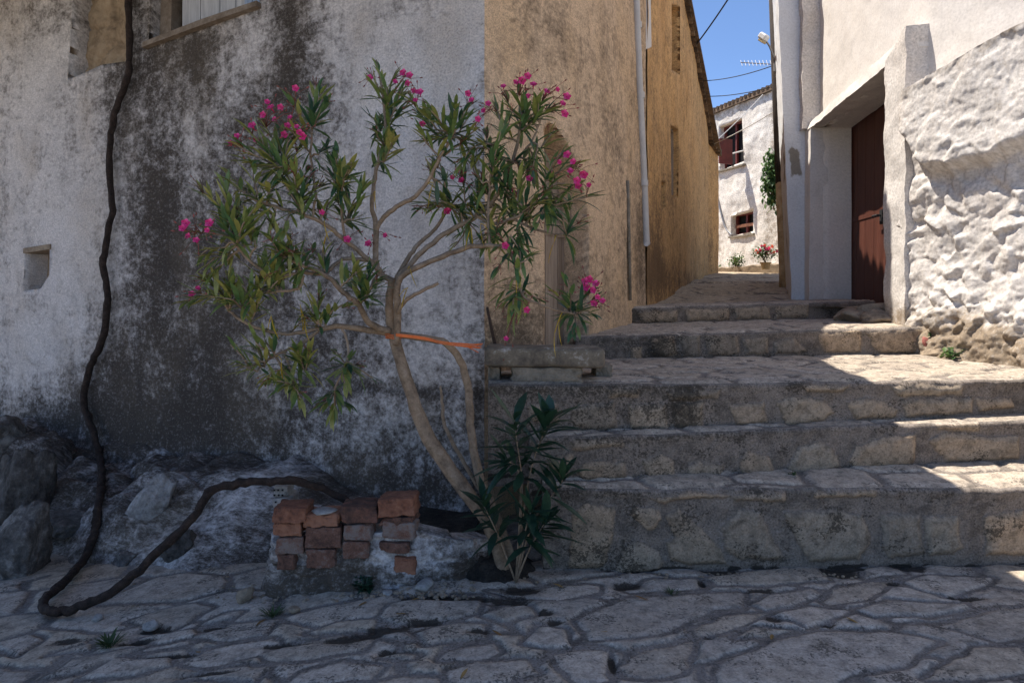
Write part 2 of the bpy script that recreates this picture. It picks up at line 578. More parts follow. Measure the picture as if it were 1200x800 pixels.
M['slab'] = simple('lichen_slab', [(0.07, 0.058, 0.045), (0.125, 0.102, 0.078), (0.19, 0.155, 0.112), (0.44, 0.41, 0.37)], 6.5, 0.95, 0.006)
M['soil'] = simple('dark_soil', [(0.010, 0.009, 0.008), (0.03, 0.025, 0.02), (0.07, 0.06, 0.05)], 14, 1.0, 0.02)
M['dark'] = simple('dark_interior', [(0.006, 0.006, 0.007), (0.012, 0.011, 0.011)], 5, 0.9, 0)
M['door'] = simple('brown_door_paint', [(0.060, 0.020, 0.013), (0.088, 0.029, 0.018), (0.115, 0.040, 0.026)], 3, 0.5, 0.003, stretch=(4, 4, 0.5), spec=0.4)
M['shutter'] = simple('oxblood_paint', [(0.09, 0.018, 0.016), (0.15, 0.03, 0.025)], 6, 0.6, 0.002)
M['plank'] = simple('weathered_plank', [(0.16, 0.115, 0.08), (0.27, 0.205, 0.15), (0.36, 0.285, 0.22)], 4, 0.85, 0.004, stretch=(7, 7, 0.5), tint=0.3)
M['greyboard'] = simple('silvered_boards', [(0.34, 0.34, 0.35), (0.48, 0.48, 0.49), (0.6, 0.6, 0.6)], 4, 0.85, 0.003, stretch=(6, 6, 0.4), tint=0.3)
M['blueboard'] = simple('faded_blue_shutter', [(0.20, 0.28, 0.42), (0.30, 0.38, 0.52), (0.42, 0.48, 0.58)], 5, 0.8, 0.003, stretch=(6, 6, 0.4))
M['sillwood'] = simple('old_sill_wood', [(0.10, 0.075, 0.055), (0.20, 0.155, 0.115), (0.30, 0.25, 0.2)], 6, 0.9, 0.005)
M['infill'] = simple('niche_masonry', [(0.17, 0.12, 0.075), (0.32, 0.235, 0.15), (0.42, 0.33, 0.225)], 4, 0.95, 0.02)
M['bark'] = simple('oleander_bark', [(0.13, 0.092, 0.062), (0.25, 0.18, 0.12), (0.34, 0.26, 0.185)], 16, 0.85, 0.004, tint=0.3)
M['vine'] = simple('dry_vine_bark', [(0.014, 0.010, 0.008), (0.034, 0.022, 0.017), (0.07, 0.046, 0.034)], 22, 0.95, 0.02, stretch=(1, 1, 1))
M['pole'] = simple('tarred_pole', [(0.022, 0.017, 0.015), (0.045, 0.035, 0.03), (0.07, 0.055, 0.045)], 7, 0.9, 0.006, stretch=(5, 5, 0.5))
M['polefoot'] = simple('pale_pole_foot', [(0.30, 0.20, 0.10), (0.46, 0.33, 0.18), (0.58, 0.46, 0.3)], 7, 0.9, 0.006)  # foot paler and yellower than the shaft
M['pipe'] = simple('white_drainpipe', [(0.42, 0.40, 0.38), (0.55, 0.53, 0.51)], 5, 0.5, 0.001, spec=0.4)
M['metal'] = simple('grey_metal', [(0.2, 0.2, 0.21), (0.34, 0.34, 0.35)], 9, 0.5, 0.001, metal=0.6)
M['lampwhite'] = simple('lamp_shell', [(0.6, 0.6, 0.6), (0.75, 0.75, 0.74)], 9, 0.4, 0)
M['lampglass'] = simple('lamp_lens', [(0.35, 0.26, 0.13), (0.5, 0.4, 0.22)], 20, 0.25, 0.001)
M['wire'] = simple('black_cable', [(0.012, 0.012, 0.014), (0.03, 0.03, 0.032)], 9, 0.7, 0)
M['paleline'] = simple('pale_cable', [(0.5, 0.48, 0.45), (0.6, 0.58, 0.55)], 9, 0.7, 0)
M['tile'] = simple('clay_tile', [(0.07, 0.05, 0.035), (0.15, 0.10, 0.065), (0.24, 0.17, 0.11)], 8, 0.9, 0.004, tint=0.5)
M['orange'] = simple('orange_twine', [(0.55, 0.12, 0.03), (0.75, 0.2, 0.06)], 20, 0.6, 0.001)
M['terracotta'] = simple('ochre_pot', [(0.36, 0.23, 0.10), (0.5, 0.34, 0.16)], 9, 0.9, 0.002)
M['redrubble'] = simple('red_rubble', [(0.16, 0.06, 0.05), (0.30, 0.10, 0.08), (0.40, 0.3, 0.27)], 10, 0.95, 0.01)
M['stick'] = simple('dark_stick', [(0.035, 0.022, 0.015), (0.08, 0.05, 0.035)], 12, 0.9, 0.003)


def leaf_mat(name, cols, rough=0.36, trans=0.28, spec=0.5):
    k = NT(name)
    t = k.attr('tint')
    col = k.ramp(t, [(i / (len(cols) - 1), c) for i, c in enumerate(cols)])
    nz = k.noise(k.coord('Object'), 40, 3, 0.6)
    col = k.mix(1.0, col, k.ramp(nz, [(0.3, 0.75), (0.7, 1.2)]), 'MULTIPLY')
    k.b.inputs['Roughness'].default_value = rough
    k.b.inputs['Specular IOR Level'].default_value = spec
    k.color(col)
    tr = k.n('ShaderNodeBsdfTranslucent', {'Color': col})
    mx = k.n('ShaderNodeMixShader', {0: trans, 1: k.b.outputs[0], 2: tr.outputs[0]})
    k.t.links.new(mx.outputs[0], k.out.inputs[0])
    return k.m


M['leaf'] = leaf_mat('oleander_leaf', [(0.034, 0.088, 0.050), (0.082, 0.165, 0.060), (0.18, 0.235, 0.062), (0.33, 0.32, 0.09)])
M['darkleaf'] = leaf_mat('young_oleander_leaf', [(0.016, 0.045, 0.028), (0.025, 0.065, 0.036), (0.04, 0.085, 0.04)])
M['yellowleaf'] = leaf_mat('yellowed_leaf', [(0.45, 0.27, 0.02), (0.62, 0.42, 0.03), (0.5, 0.36, 0.05)], 0.6)
M['deadleaf'] = leaf_mat('dry_leaf', [(0.16, 0.09, 0.04), (0.26, 0.15, 0.06), (0.34, 0.22, 0.08)], 0.8, 0.1, 0.1)
M['petal'] = leaf_mat('pink_petal', [(0.62, 0.02, 0.14), (0.78, 0.05, 0.24), (0.85, 0.16, 0.40)], 0.6, 0.35, 0.2)
M['bud'] = leaf_mat('red_brown_stalk', [(0.10, 0.045, 0.03), (0.18, 0.07, 0.045), (0.30, 0.07, 0.06)], 0.7, 0.1)
M['bushleaf'] = leaf_mat('garden_leaf', [(0.03, 0.075, 0.02), (0.06, 0.13, 0.03), (0.12, 0.19, 0.05)], 0.6)
M['orangepetal'] = leaf_mat('orange_petal', [(0.8, 0.12, 0.05), (0.85, 0.2, 0.1)], 0.6, 0.3, 0.2)
M['grass'] = leaf_mat('grass_blade', [(0.03, 0.06, 0.02), (0.06, 0.1, 0.03)], 0.7)


# ------------------------------------------------------------------ walls that carry openings
class Wall:
    """a facade following a plan polyline; out = side facing the street"""

    def __init__(self, plan, out=1, batter=0.0, zref=0.0):
        self.p = np.array(plan, float)
        seg = np.hypot(*np.diff(self.p, axis=0).T)
        self.s = np.concatenate([[0], np.cumsum(seg)])
        self.L = self.s[-1]
        self.out, self.bat, self.zref = out, batter, zref

    def xy(self, u):
        return np.interp(u, self.s, self.p[:, 0]), np.interp(u, self.s, self.p[:, 1])

    def nrm(self, u):
        e = 0.12
        u0, u1 = np.clip(u - e, 0, self.L), np.clip(u + e, 0, self.L)
        x0, y0 = self.xy(u0); x1, y1 = self.xy(u1)
        tx, ty = x1 - x0, y1 - y0
        l = np.hypot(tx, ty) + 1e-9
        return self.out * ty / l, -self.out * tx / l

    def pt(self, u, z, off=0.0):
        u, z, off = np.asarray(u, float), np.asarray(z, float), np.asarray(off, float)
        x, y = self.xy(u)
        nx, ny = self.nrm(u)
        o = off - self.bat * (z - self.zref)
        return np.stack([x + nx * o, y + ny * o, z + 0 * x], -1)

    def uz(self, px, py):
        """photo pixel -> (u, z) on the facade"""
        k = (px - 600) / F
        best = None
        for i in range(len(self.p) - 1):
            a, b = self.p[i], self.p[i + 1]
            den = (b[0] - a[0]) - k * (b[1] - a[1])
            if abs(den) < 1e-9:
                continue
            t = (k * a[1] - a[0]) / den
            lo = -9 if i == 0 else -1e-6
            hi = 9 if i == len(self.p) - 2 else 1 + 1e-6
            if lo <= t <= hi:
                Y = a[1] + t * (b[1] - a[1])
                if Y > 0.2 and (best is None or Y < best[2]):
                    best = (self.s[i] + t * (self.s[i + 1] - self.s[i]), EYE + (358 - py) / F * Y, Y)
        return best

    def poly(self, pix):
        return [self.uz(*q)[:2] for q in pix]

    def blobs(self, U, Z, lst, base):
        a = np.full(U.shape, base, float)
        for (x, y, rx, ry, w) in lst:
            u, z, Y = self.uz(x, y)
            ue = abs(self.uz(x + rx, y)[0] - self.uz(x - rx, y)[0]) / 2
            ze = ry / F * Y
            a += w * np.exp(-(((U - u) / ue) ** 2 + ((Z - z) / ze) ** 2))
        return a

    def sheet(self, name, mat, parent, u0, u1, z0, ztop, cell, openings=(), disp=None, stain=None, depth=0.3, corner=None):
        nu = int((u1 - u0) / cell) + 2
        zt = ztop if callable(ztop) else (lambda u: np.full_like(u, ztop))
        us = np.linspace(u0, u1, nu)
        nz = int((np.max(zt(us)) - z0) / cell) + 2
        U = np.repeat(us[:, None], nz, 1)
        Z = z0 + (zt(us)[:, None] - z0) * np.linspace(0, 1, nz)[None, :]
        dead = np.zeros((nu, nz), bool)
        fade = np.ones((nu, nz))
        fU = (U[:-1, :-1] + U[1:, 1:]) / 2; fZ = (Z[:-1, :-1] + Z[1:, 1:]) / 2
        kill = np.zeros(fU.shape, bool)
        for (pl, dp) in openings:
            sd = poly_sd(fU, fZ, pl)
            kill |= sd > 0
            e = cell * 0.5
            s = poly_sd(U, Z, pl)
            near = np.abs(s) < cell * 0.95
            gu = (poly_sd(U[near] + e, Z[near], pl) - poly_sd(U[near] - e, Z[near], pl)) / (2 * e)
            gz = (poly_sd(U[near], Z[near] + e, pl) - poly_sd(U[near], Z[near] - e, pl)) / (2 * e)
            gl = np.maximum(np.hypot(gu, gz), 0.3)
            U[near] -= s[near] * gu / gl ** 2; Z[near] -= s[near] * gz / gl ** 2
            fade *= np.clip((-s) / 0.06, 0.25, 1)
        d = disp(U, Z) * fade if disp else 0 * U
        V = self.pt(U, Z, d).reshape(-1, 3)
        if corner is not None:
            cz = Z.ravel()
            c_ = 0.018 + 0.022 * fbm(cz * 2.2, cz * 0 + 2.0, 0, 4, .6) + 0.02 * sstep(.1, .5, fbm(cz * 5, cz * 0 + 9.0, 0, 3))
            w_ = np.exp(-(U.ravel() / 0.07) ** 2)
            V = V + np.array(corner)[None, :] * (c_ * w_)[:, None]
        fc = grid_faces(nu, nz)[~kill.ravel()]
        if self.out < 0:
            fc = fc[:, ::-1]
        uv = np.stack([U, Z], -1).reshape(-1, 2)
        st = (stain(U, Z) if stain else 0 * U).ravel()
        # reveals: walk the boundary edges of the holes inwards
        if len(openings):
            ed = np.concatenate([fc[:, [0, 1]], fc[:, [1, 2]], fc[:, [2, 3]], fc[:, [3, 0]]])
            key = np.sort(ed, 1)
            _, inv, cnt = np.unique(key, axis=0, return_inverse=True, return_counts=True)
            bd = ed[cnt[inv.ravel()] == 1]
            UU, ZZ, DD = U.ravel(), Z.ravel(), np.asarray(d).ravel()
            addv, addf, adduv, adds = [], [], [], []
            nb = len(V)
            for (pl, dp) in openings:
                s = poly_sd(UU[bd].mean(1), ZZ[bd].mean(1), pl)
                sel = bd[np.abs(s) < cell * 3.0]
                m = {}
                lv = 5
                for a, b in sel:
                    for q in (a, b):
                        if q not in m:
                            m[q] = nb + len(addv)
                            for l in range(1, lv):
                                t = l / (lv - 1)
                                addv.append(self.pt(UU[q], ZZ[q], DD[q] * (1 - t) - dp * t))
                                adduv.append((UU[q] + dp * t * 0.9, ZZ[q] + dp * t * 0.37)); adds.append(st[q] * .8)
                    ra = [a] + [m[a] + l for l in range(lv - 1)]
                    rb = [b] + [m[b] + l for l in range(lv - 1)]
                    for l in range(lv - 1):
                        addf.append([ra[l + 1], rb[l + 1], rb[l], ra[l]])
            if addv:
                V = np.concatenate([V, np.array(addv)]); fc = np.concatenate([fc, np.array(addf)])
                uv = np.concatenate([uv, np.array(adduv)]); st = np.concatenate([st, np.array(adds)])
        return obj(name, V, fc, mat, parent, uv=uv, attrs={'stain': st})

    def prism(self, mb, pl, o0, o1, tint=0.5):
        v = [self.pt(u, z, o0) for u, z in pl] + [self.pt(u, z, o1) for u, z in pl]
        n = len(pl)
        f = [list(range(n))[::-1], [n + k for k in range(n)]] + [[k, (k + 1) % n, n + (k + 1) % n, n + k] for k in range(n)]
        mb.add(v, f, tint)
        return mb


# ================================================================== GROUND
def gz(X, Y):
    X, Y = np.asarray(X, float), np.asarray(Y, float)
    left = -0.09 * np.maximum(0, -X - 0.5) - 0.0
    left = np.maximum(left, -1.2)
    return left + 0.035 * sstep(0.6, 2.6, X) + 0.02 * sstep(4.5, 2.6, Y) * 0


def on_ground(x, y):
    d = 3.5
    for _ in range(30):
        X = (x - 600) / F * d
        z = float(gz(X, d)) - EYE
        d = -z * F / (y - 358)
    return (X, d)


PAVE = [
    [(678, 728), (690, 718), (733, 700), (800, 697), (870, 695), (873, 711), (833, 715), (807, 727), (790, 740), (740, 748), (690, 752)],
    [(728, 783), (747, 763), (800, 752), (813, 748), (807, 783), (798, 790), (760, 795), (735, 792)],
    [(643, 768), (667, 763), (713, 763), (712, 787), (720, 797), (677, 798), (657, 780)],
    [(527, 785), (557, 773), (617, 773), (633, 787), (593, 800), (530, 803)],
    [(512, 770), (523, 760), (577, 755), (587, 763), (560, 772), (513, 773)],
    [(613, 755), (633, 735), (663, 740), (667, 760), (640, 760)],
    [(567, 723), (587, 713), (617, 710), (627, 722), (587, 730)],
    [(573, 692), (600, 688), (653, 685), (700, 687), (703, 695), (653, 702), (600, 697)],
    [(443, 723), (457, 707), (510, 697), (567, 697), (560, 720), (533, 725), (467, 730)],
    [(360, 742), (400, 730), (440, 727), (433, 738), (400, 742)],
    [(487, 740), (527, 730), (570, 733), (567, 750), (500, 753)],
    [(447, 767), (467, 762), (493, 765), (483, 772)],
    [(727, 690), (770, 680), (820, 678), (818, 690), (740, 694)],
    [(827, 677), (887, 667), (960, 663), (973, 680), (900, 685), (843, 687)],
    [(883, 708), (900, 697), (950, 690), (960, 697), (923, 712), (897, 715)],
    [(963, 703), (987, 687), (1053, 677), (1033, 690), (1013, 703), (970, 708)],
    [(1008, 664), (1053, 661), (1063, 673), (1013, 677)],
    [(1060, 683), (1087, 675), (1163, 677), (1153, 688), (1113, 700), (1083, 693)],
    [(1003, 715), (1040, 705), (1127, 708), (1133, 712), (1087, 723), (1027, 723)],
    [(813, 737), (843, 720), (900, 717), (883, 728), (840, 743), (817, 745)],
    [(910, 720), (947, 710), (997, 717), (947, 735)],
    [(860, 748), (887, 737), (933, 740), (900, 748)],
    [(843, 790), (853, 773), (910, 752), (960, 740), (1047, 740), (1097, 752), (1057, 777), (1030, 787), (1000, 790), (980, 806), (843, 806)],
    [(1080, 795), (1130, 770), (1140, 760), (1200, 760), (1215, 785), (1170, 797)],
    [(1100, 732), (1153, 715), (1200, 712), (1240, 725), (1200, 747), (1173, 753), (1133, 740)],
    [(150, 728), (187, 715), (233, 707), (250, 712), (217, 730), (200, 737), (177, 730)],
    [(157, 750), (227, 737), (230, 747), (187, 755)],
    [(223, 748), (267, 732), (327, 725), (310, 743), (267, 750)],
    [(210, 778), (240, 760), (320, 747), (330, 753), (300, 770), (240, 783)],
    [(303, 768), (343, 752), (400, 744), (440, 745), (425, 760), (370, 772), (320, 775)],
    [(93, 797), (133, 773), (197, 772), (197, 780), (157, 793)],
    [(50, 797), (87, 773), (173, 758), (140, 771), (90, 788)],
    [(210, 797), (253, 785), (317, 782), (300, 799)],
    [(337, 800), (353, 787), (400, 775), (450, 778), (430, 797)],
    [(233, 733), (260, 720), (287, 715), (267, 727)],
    [(60, 767), (110, 753), (105, 763)],
    [(-20, 760), (30, 745), (50, 750), (20, 768)],
]
DIRT = [(600, 704, 26, 5), (640, 719, 12, 4), (650, 730, 12, 3), (455, 737, 35, 6), (500, 728, 22, 4), (405, 748, 30, 5), (735, 686, 22, 5),
        (905, 726, 12, 6), (890, 692, 18, 3), (985, 670, 24, 8), (1068, 664, 16, 7), (1045, 682, 10, 3), (455, 763, 14, 4), (717, 777, 5, 12),
        (80, 752, 18, 4), (180, 738, 22, 4), (160, 752, 30, 3), (250, 735, 20, 3), (840, 668, 22, 5), (822, 683, 5, 5), (970, 733, 10, 3),
        (1130, 700, 30, 3), (560, 740, 14, 3), (330, 755, 30, 3), (240, 790, 40, 3), (200, 768, 40, 3), (830, 747, 6, 3), (610, 690, 30, 6), (520, 700, 60, 4)]


def axis(segs):
    out = []
    for a, b, st in segs:
        out.append(np.arange(a, b, st))
    return np.concatenate(out + [[segs[-1][1]]])


xs = axis([(-90, -10, 8), (-10, -4, 0.5), (-4, -3.2, 0.05), (-3.2, 3.0, 0.0085), (3.0, 4, 0.05), (4, 10, 0.5), (10, 90, 8)])
ys = axis([(-60, -4, 6), (-4, 1.6, 0.4), (1.6, 2.4, 0.05), (2.4, 4.1, 0.0085), (4.1, 6, 0.1), (6, 20, 1), (20, 160, 10)])
GX, GY = np.meshgrid(xs, ys, indexing='ij')
polys = [[on_ground(*q) for q in pl] for pl in PAVE]
seeds = scatter(-4.5, 4.2, 1.4, 4.6, 0.26, 1.7, 3)
sd, sid = stone_field(GX, GY, polys, seeds, 0.014, 0.035, 4.0, 1.0)
dirt_shade = np.zeros_like(GX)
for (x, y, w, h) in DIRT:
    X, D = on_ground(x, y)
    rx, ry = w / F * D, h / F * D * D / EYE
    dirt_shade += 1.0 * np.exp(-((GX - X) / rx) ** 2 - ((GY - D) / ry) ** 2)
dirt_shade += 0.5 * np.exp(-((GY - 3.72) / 0.03) ** 2) * (GX > 0.1) * (0.4 + sstep(-0.1, 0.4, fbm(GX * 4, GY * 0 + 2.0)))
near = (np.abs(GX) < 3.6) & (GY < 5) & (GY > 1.5)
H = np.where(near, 0.008 * sstep(-0.005, 0.02, sd) + 0.008 * fbm(GX * 2.3, GY * 2.3, 0.5, 4) + 0.002 * fbm(GX * 14, GY * 14, 2.5, 3)
             + 0.015 * (fbm(sid * 40, sid * 31 + 3) * (sd > 0)) - 0.02 * np.clip(dirt_shade, 0, 1), 0)
GZ = gz(GX, GY) + H
ground = obj('street_paving', np.stack([GX, GY, GZ], -1).reshape(-1, 3), grid_faces(len(xs), len(ys)), M['paving'],
             uv=np.stack([GX, GY], -1).reshape(-1, 2), attrs={'sd': sd, 'sid': sid, 'dirt_shade': dirt_shade, 'stain': 0.25 + 0.3 * fbm(GX * .8, GY * .8)})
tag(ground, 'grey flagstone street paving with wide mortar joints', kind='structure')

# ================================================================== STEPS
stairs = thing('stone_stairs', 'flight of broad rubble stone steps climbing into the alley', 'stairs', (1.6, 3.74, 0))


def make_step(L, Rr, zb, zt, back, zback, rpix, seed, cell, tread_asp=1.6, tread_r=0.22, stainf=None, rough=1.0):
    """L, Rr = (x, y) ends of the nosing; zb / zt / zback = (left, right) levels; back = (left, right) y of the tread's far edge"""
    Lx, Ly = L; Rx, Ry = Rr
    n = int((Rx - Lx) / cell) + 1
    xs_ = np.linspace(Lx, Rx, n)
    t = (xs_ - Lx) / (Rx - Lx)
    yf = Ly + (Ry - Ly) * t
    z0 = zb[0] + (zb[1] - zb[0]) * t - 0.06
    z1 = zt[0] + (zt[1] - zt[0]) * t
    yb = back[0] + (back[1] - back[0]) * t
    z2 = zback[0] + (zback[1] - zback[0]) * t
    nr = int(max(z1 - z0) / cell) + 2
    nt = max(4, int(max(yb - yf) / (cell * 1.4)) + 2)
    # riser
    a = np.linspace(0, 1, nr)
    XR = np.repeat(xs_[:, None], nr, 1)
    ZR = z0[:, None] + (z1 - z0)[:, None] * a[None, :]
    plane = lambda q: (lambda k: (k, Ly + (Ry - Ly) * (k - Lx) / (Rx - Lx)))(0)
    polys_ = []
    for pl in rpix:
        o = []
        for (px, py) in pl:
            k = (px - 600) / F
            sl = (Ry - Ly) / (Rx - Lx)
            Y = (Ly - sl * Lx) / (1 - sl * k)
            o.append((k * Y, EYE + (358 - py) / F * Y))
        polys_.append(o)
    sdr, sir = stone_field(XR, ZR, polys_, [], 0.012, 0.018, 8.0, seed)
    top = (z1[:, None] - ZR)
    lo = ZR - z0[:, None]
    hr = 0.020 * sstep(-0.01, 0.03, sdr) + 0.014 * fbm(XR * 3, ZR * 3, seed, 4) + 0.008 * fbm(XR * 13, ZR * 13, seed + 4, 4) * rough
    lip = 0.018 * np.exp(-(top / 0.035) ** 2) * (0.4 + fbm(XR * 2.5, XR * 0 + seed, 0.3, 3))
    und = 0.06 * fbm(xs_ * 0.7, xs_ * 0 + seed, 1.3, 2)[:, None]
    YR = yf[:, None] - hr - lip + und + 0.02 * top
    # round the nosing
    rr = 0.022
    YR += rr * np.clip(1 - top / rr, 0, 1) ** 2
    ztop_n = 0.016 * fbm(xs_ * 3.0, xs_ * 0 + seed * 2, 0.7, 4)[:, None]
    ZR2 = ZR + ztop_n * sstep(0.2, 0.0, top)
    # tread
    b = np.linspace(0, 1, nt)[1:]
    XT = np.repeat(xs_[:, None], nt - 1, 1)
    y0 = YR[:, -1:]
    YT = y0 + (yb[:, None] + 0.05 - y0) * b[None, :]
    sdt, sit = stone_field(XT, YT, [], scatter(Lx - .3, Rx + .3, min(yf) - .3, max(yb) + .3, tread_r, tread_asp, int(seed * 7) + 2), 0.012, 0.03, 5.0, seed + 2)
    ht = 0.012 * sstep(-0.005, 0.02, sdt) + 0.012 * fbm(XT * 2.6, YT * 2.6, seed, 4) + 0.004 * fbm(XT * 15, YT * 15, seed + 1, 3)
    w = sstep(0, 0.06, YT - y0)
    ZT = (z1[:, None] + (z2 - z1)[:, None] * ((YT - y0) / np.maximum(yb[:, None] - y0, 0.02))) + ht * w + ztop_n * (1 - w)
    X = np.concatenate([XR, XT], 1); Y = np.concatenate([YR, YT], 1); Z = np.concatenate([ZR2, ZT], 1)
    sdd = np.concatenate([sdr, sdt], 1); sii = np.concatenate([sir, sit], 1)
    U = X; Vv = np.concatenate([ZR, z1[:, None] + (YT - y0)], 1)
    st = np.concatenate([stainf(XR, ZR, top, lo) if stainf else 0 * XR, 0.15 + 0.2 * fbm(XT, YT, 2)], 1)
    gp = np.concatenate([1.2 * np.exp(-((lo - 0.06) / 0.020) ** 2) * sstep(-0.25, 0.3, fbm(XR * 4, XR * 0, seed)), 1.2 * np.exp(-((yb[:, None] - YT) / 0.03) ** 2) * sstep(-.2, .3, fbm(XT * 4, YT, seed))], 1)  # contact shadow painted as dark lines at riser foot and tread back
    nc = X.shape[1]
    V = np.stack([X, Y, Z], -1).reshape(-1, 3)
    fc = grid_faces(n, nc).tolist()
    # closed ends: two fans from the profile to its lower back corner
    for i, rev in ((0, True), (n - 1, False)):
        ids = [i * nc + j for j in range(nc)]
        k = len(V)
        V = np.concatenate([V, [[X[i, 0], Y[i, -1], Z[i, 0]]]])
        U_ = None
        for j in range(nc - 1):
            tri = [ids[j], ids[j + 1], k]
            fc.append(tri[::-1] if not rev else tri)
    pad = 2
    ext = lambda A, v: np.concatenate([A.ravel(), [v] * pad])
    uv = np.stack([ext(U, 0), ext(Vv, 0)], -1)
    o_ = obj('step', V, fc, [M['riser'], M['tread']], stairs, uv=uv, attrs={'sd': ext(sdd, -1), 'sid': ext(sii, 0), 'dirt_shade': ext(gp, 0), 'stain': ext(st, 0.3)})
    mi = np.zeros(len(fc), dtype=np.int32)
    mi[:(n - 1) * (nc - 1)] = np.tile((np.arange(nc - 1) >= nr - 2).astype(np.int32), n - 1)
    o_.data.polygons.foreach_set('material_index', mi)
    return o_


def px_set(lst, sc, ox, oy):
    return [[(ox + x / sc, oy + y / sc) for x, y in pl] for pl in lst]


R1 = px_set([[(130, 250), (190, 210), (340, 230), (350, 300), (300, 500), (260, 530), (110, 540)],
             [(415, 260), (440, 225), (560, 230), (575, 280), (530, 335), (500, 335)],
             [(330, 550), (400, 420), (460, 375), (540, 440), (600, 500), (560, 550), (400, 560)],
             [(600, 270), (660, 230), (740, 300), (880, 440), (910, 520), (720, 515), (620, 490), (595, 400), (640, 370)],
             [(880, 330), (960, 250), (1070, 250), (1100, 310), (1190, 480), (1160, 500), (960, 490), (900, 440)],
             [(930, 165), (1190, 150), (1190, 195), (940, 200)], [(500, 165), (740, 150), (950, 165), (900, 182), (560, 190)]], 4.286, 640, 540)
R1 += px_set([[(75, 310), (280, 310), (440, 330), (480, 460), (420, 540), (180, 550), (100, 380)],
              [(530, 320), (700, 330), (730, 500), (700, 520), (560, 530), (535, 480)],
              [(720, 330), (880, 330), (900, 480), (850, 510), (740, 510)],
              [(1000, 330), (1200, 310), (1250, 520), (1010, 510)], [(205, 225), (500, 215), (500, 245), (210, 248)]], 4, 900, 520)
R2 = px_set([[(190, 460), (270, 435), (290, 450), (250, 560), (210, 560)], [(300, 530), (330, 480), (520, 480), (540, 560), (330, 570)],
             [(600, 470), (680, 440), (750, 470), (760, 550), (640, 570)], [(820, 500), (870, 480), (990, 490), (1000, 570), (820, 570)],
             [(1060, 470), (1100, 430), (1200, 450), (1250, 560), (1070, 570)], [(270, 385), (510, 380), (520, 410), (280, 430)]], 4, 600, 420)
R2 += px_set([[(95, 590), (150, 500), (240, 470), (310, 500), (350, 600), (250, 620), (130, 625)],
              [(380, 560), (420, 500), (560, 450), (700, 430), (690, 570), (440, 610)],
              [(760, 470), (830, 430), (1170, 450), (1180, 550), (850, 570)], [(780, 375), (1000, 370), (1000, 420), (800, 420)]], 4, 900, 400)
R3 = px_set([[(60, 220), (210, 205), (220, 290), (100, 300)], [(270, 230), (480, 200), (490, 330), (290, 330)],
             [(540, 220), (720, 200), (740, 330), (560, 330)], [(760, 200), (900, 200), (890, 330), (770, 330)],
             [(1020, 210), (1180, 200), (1200, 300), (1040, 310)], [(440, 140), (600, 140), (590, 185), (450, 185)], [(720, 140), (980, 140), (960, 185), (740, 190)]], 4, 600, 420)
R3 += px_set([[(40, 280), (120, 260), (250, 265), (310, 330), (240, 375), (90, 395), (60, 350)],
              [(360, 280), (480, 255), (600, 310), (590, 350), (400, 365)], [(610, 265), (950, 260), (950, 330), (640, 355)],
              [(960, 270), (1130, 260), (1150, 310), (980, 330)], [(155, 205), (370, 200), (340, 235), (170, 235)], [(560, 205), (900, 200), (900, 245), (600, 250)]], 4, 900, 400)
R4 = px_set([[(490, 120), (555, 115), (560, 160), (500, 160)], [(570, 130), (620, 120), (660, 150), (620, 160), (575, 158)],
             [(680, 110), (790, 100), (790, 155), (700, 158)], [(800, 105), (955, 97), (950, 155), (830, 158)],
             [(330, 110), (385, 110), (385, 165), (345, 165)], [(210, 142), (242, 142), (242, 177), (213, 177)],
             [(260, 120), (320, 115), (325, 165), (265, 165)], [(400, 115), (480, 112), (485, 160), (405, 162)]], 2.143, 640, 340)
R5 = px_set([[(230, 55), (330, 50), (330, 78), (235, 80)], [(350, 50), (460, 45), (460, 75), (355, 76)], [(475, 45), (560, 40), (565, 72), (480, 73)],
             [(575, 40), (660, 32), (660, 68), (580, 70)]], 2.143, 640, 340)


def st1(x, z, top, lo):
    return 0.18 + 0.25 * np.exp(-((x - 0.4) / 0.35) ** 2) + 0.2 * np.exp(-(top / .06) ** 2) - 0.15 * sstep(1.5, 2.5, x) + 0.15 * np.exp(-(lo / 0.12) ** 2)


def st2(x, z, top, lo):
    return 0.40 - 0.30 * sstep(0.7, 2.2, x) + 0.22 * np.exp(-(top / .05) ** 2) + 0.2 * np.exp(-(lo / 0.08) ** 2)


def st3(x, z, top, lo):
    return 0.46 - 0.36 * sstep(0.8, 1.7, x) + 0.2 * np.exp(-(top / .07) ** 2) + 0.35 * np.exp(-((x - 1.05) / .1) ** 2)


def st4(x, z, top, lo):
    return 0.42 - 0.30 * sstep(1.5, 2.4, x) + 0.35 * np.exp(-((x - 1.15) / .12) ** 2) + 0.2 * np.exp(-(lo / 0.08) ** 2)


E = EYE
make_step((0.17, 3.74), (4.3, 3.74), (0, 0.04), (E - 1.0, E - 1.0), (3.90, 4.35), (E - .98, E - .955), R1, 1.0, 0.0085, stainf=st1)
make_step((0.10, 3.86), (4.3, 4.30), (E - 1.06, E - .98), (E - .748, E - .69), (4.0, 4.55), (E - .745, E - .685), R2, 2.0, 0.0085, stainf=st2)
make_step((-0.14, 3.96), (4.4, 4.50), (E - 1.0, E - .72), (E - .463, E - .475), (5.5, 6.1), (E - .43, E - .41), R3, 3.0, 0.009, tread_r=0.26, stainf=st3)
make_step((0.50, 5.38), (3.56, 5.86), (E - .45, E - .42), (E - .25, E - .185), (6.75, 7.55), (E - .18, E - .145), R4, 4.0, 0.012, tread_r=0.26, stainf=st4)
make_step((0.95, 6.60), (4.0, 7.50), (E - .2, E - .16), (E - .035, E + .05), (7.4, 8.3), (E - .01, E + .065), R5, 5.0, 0.014, tread_r=0.26, stainf=st4)


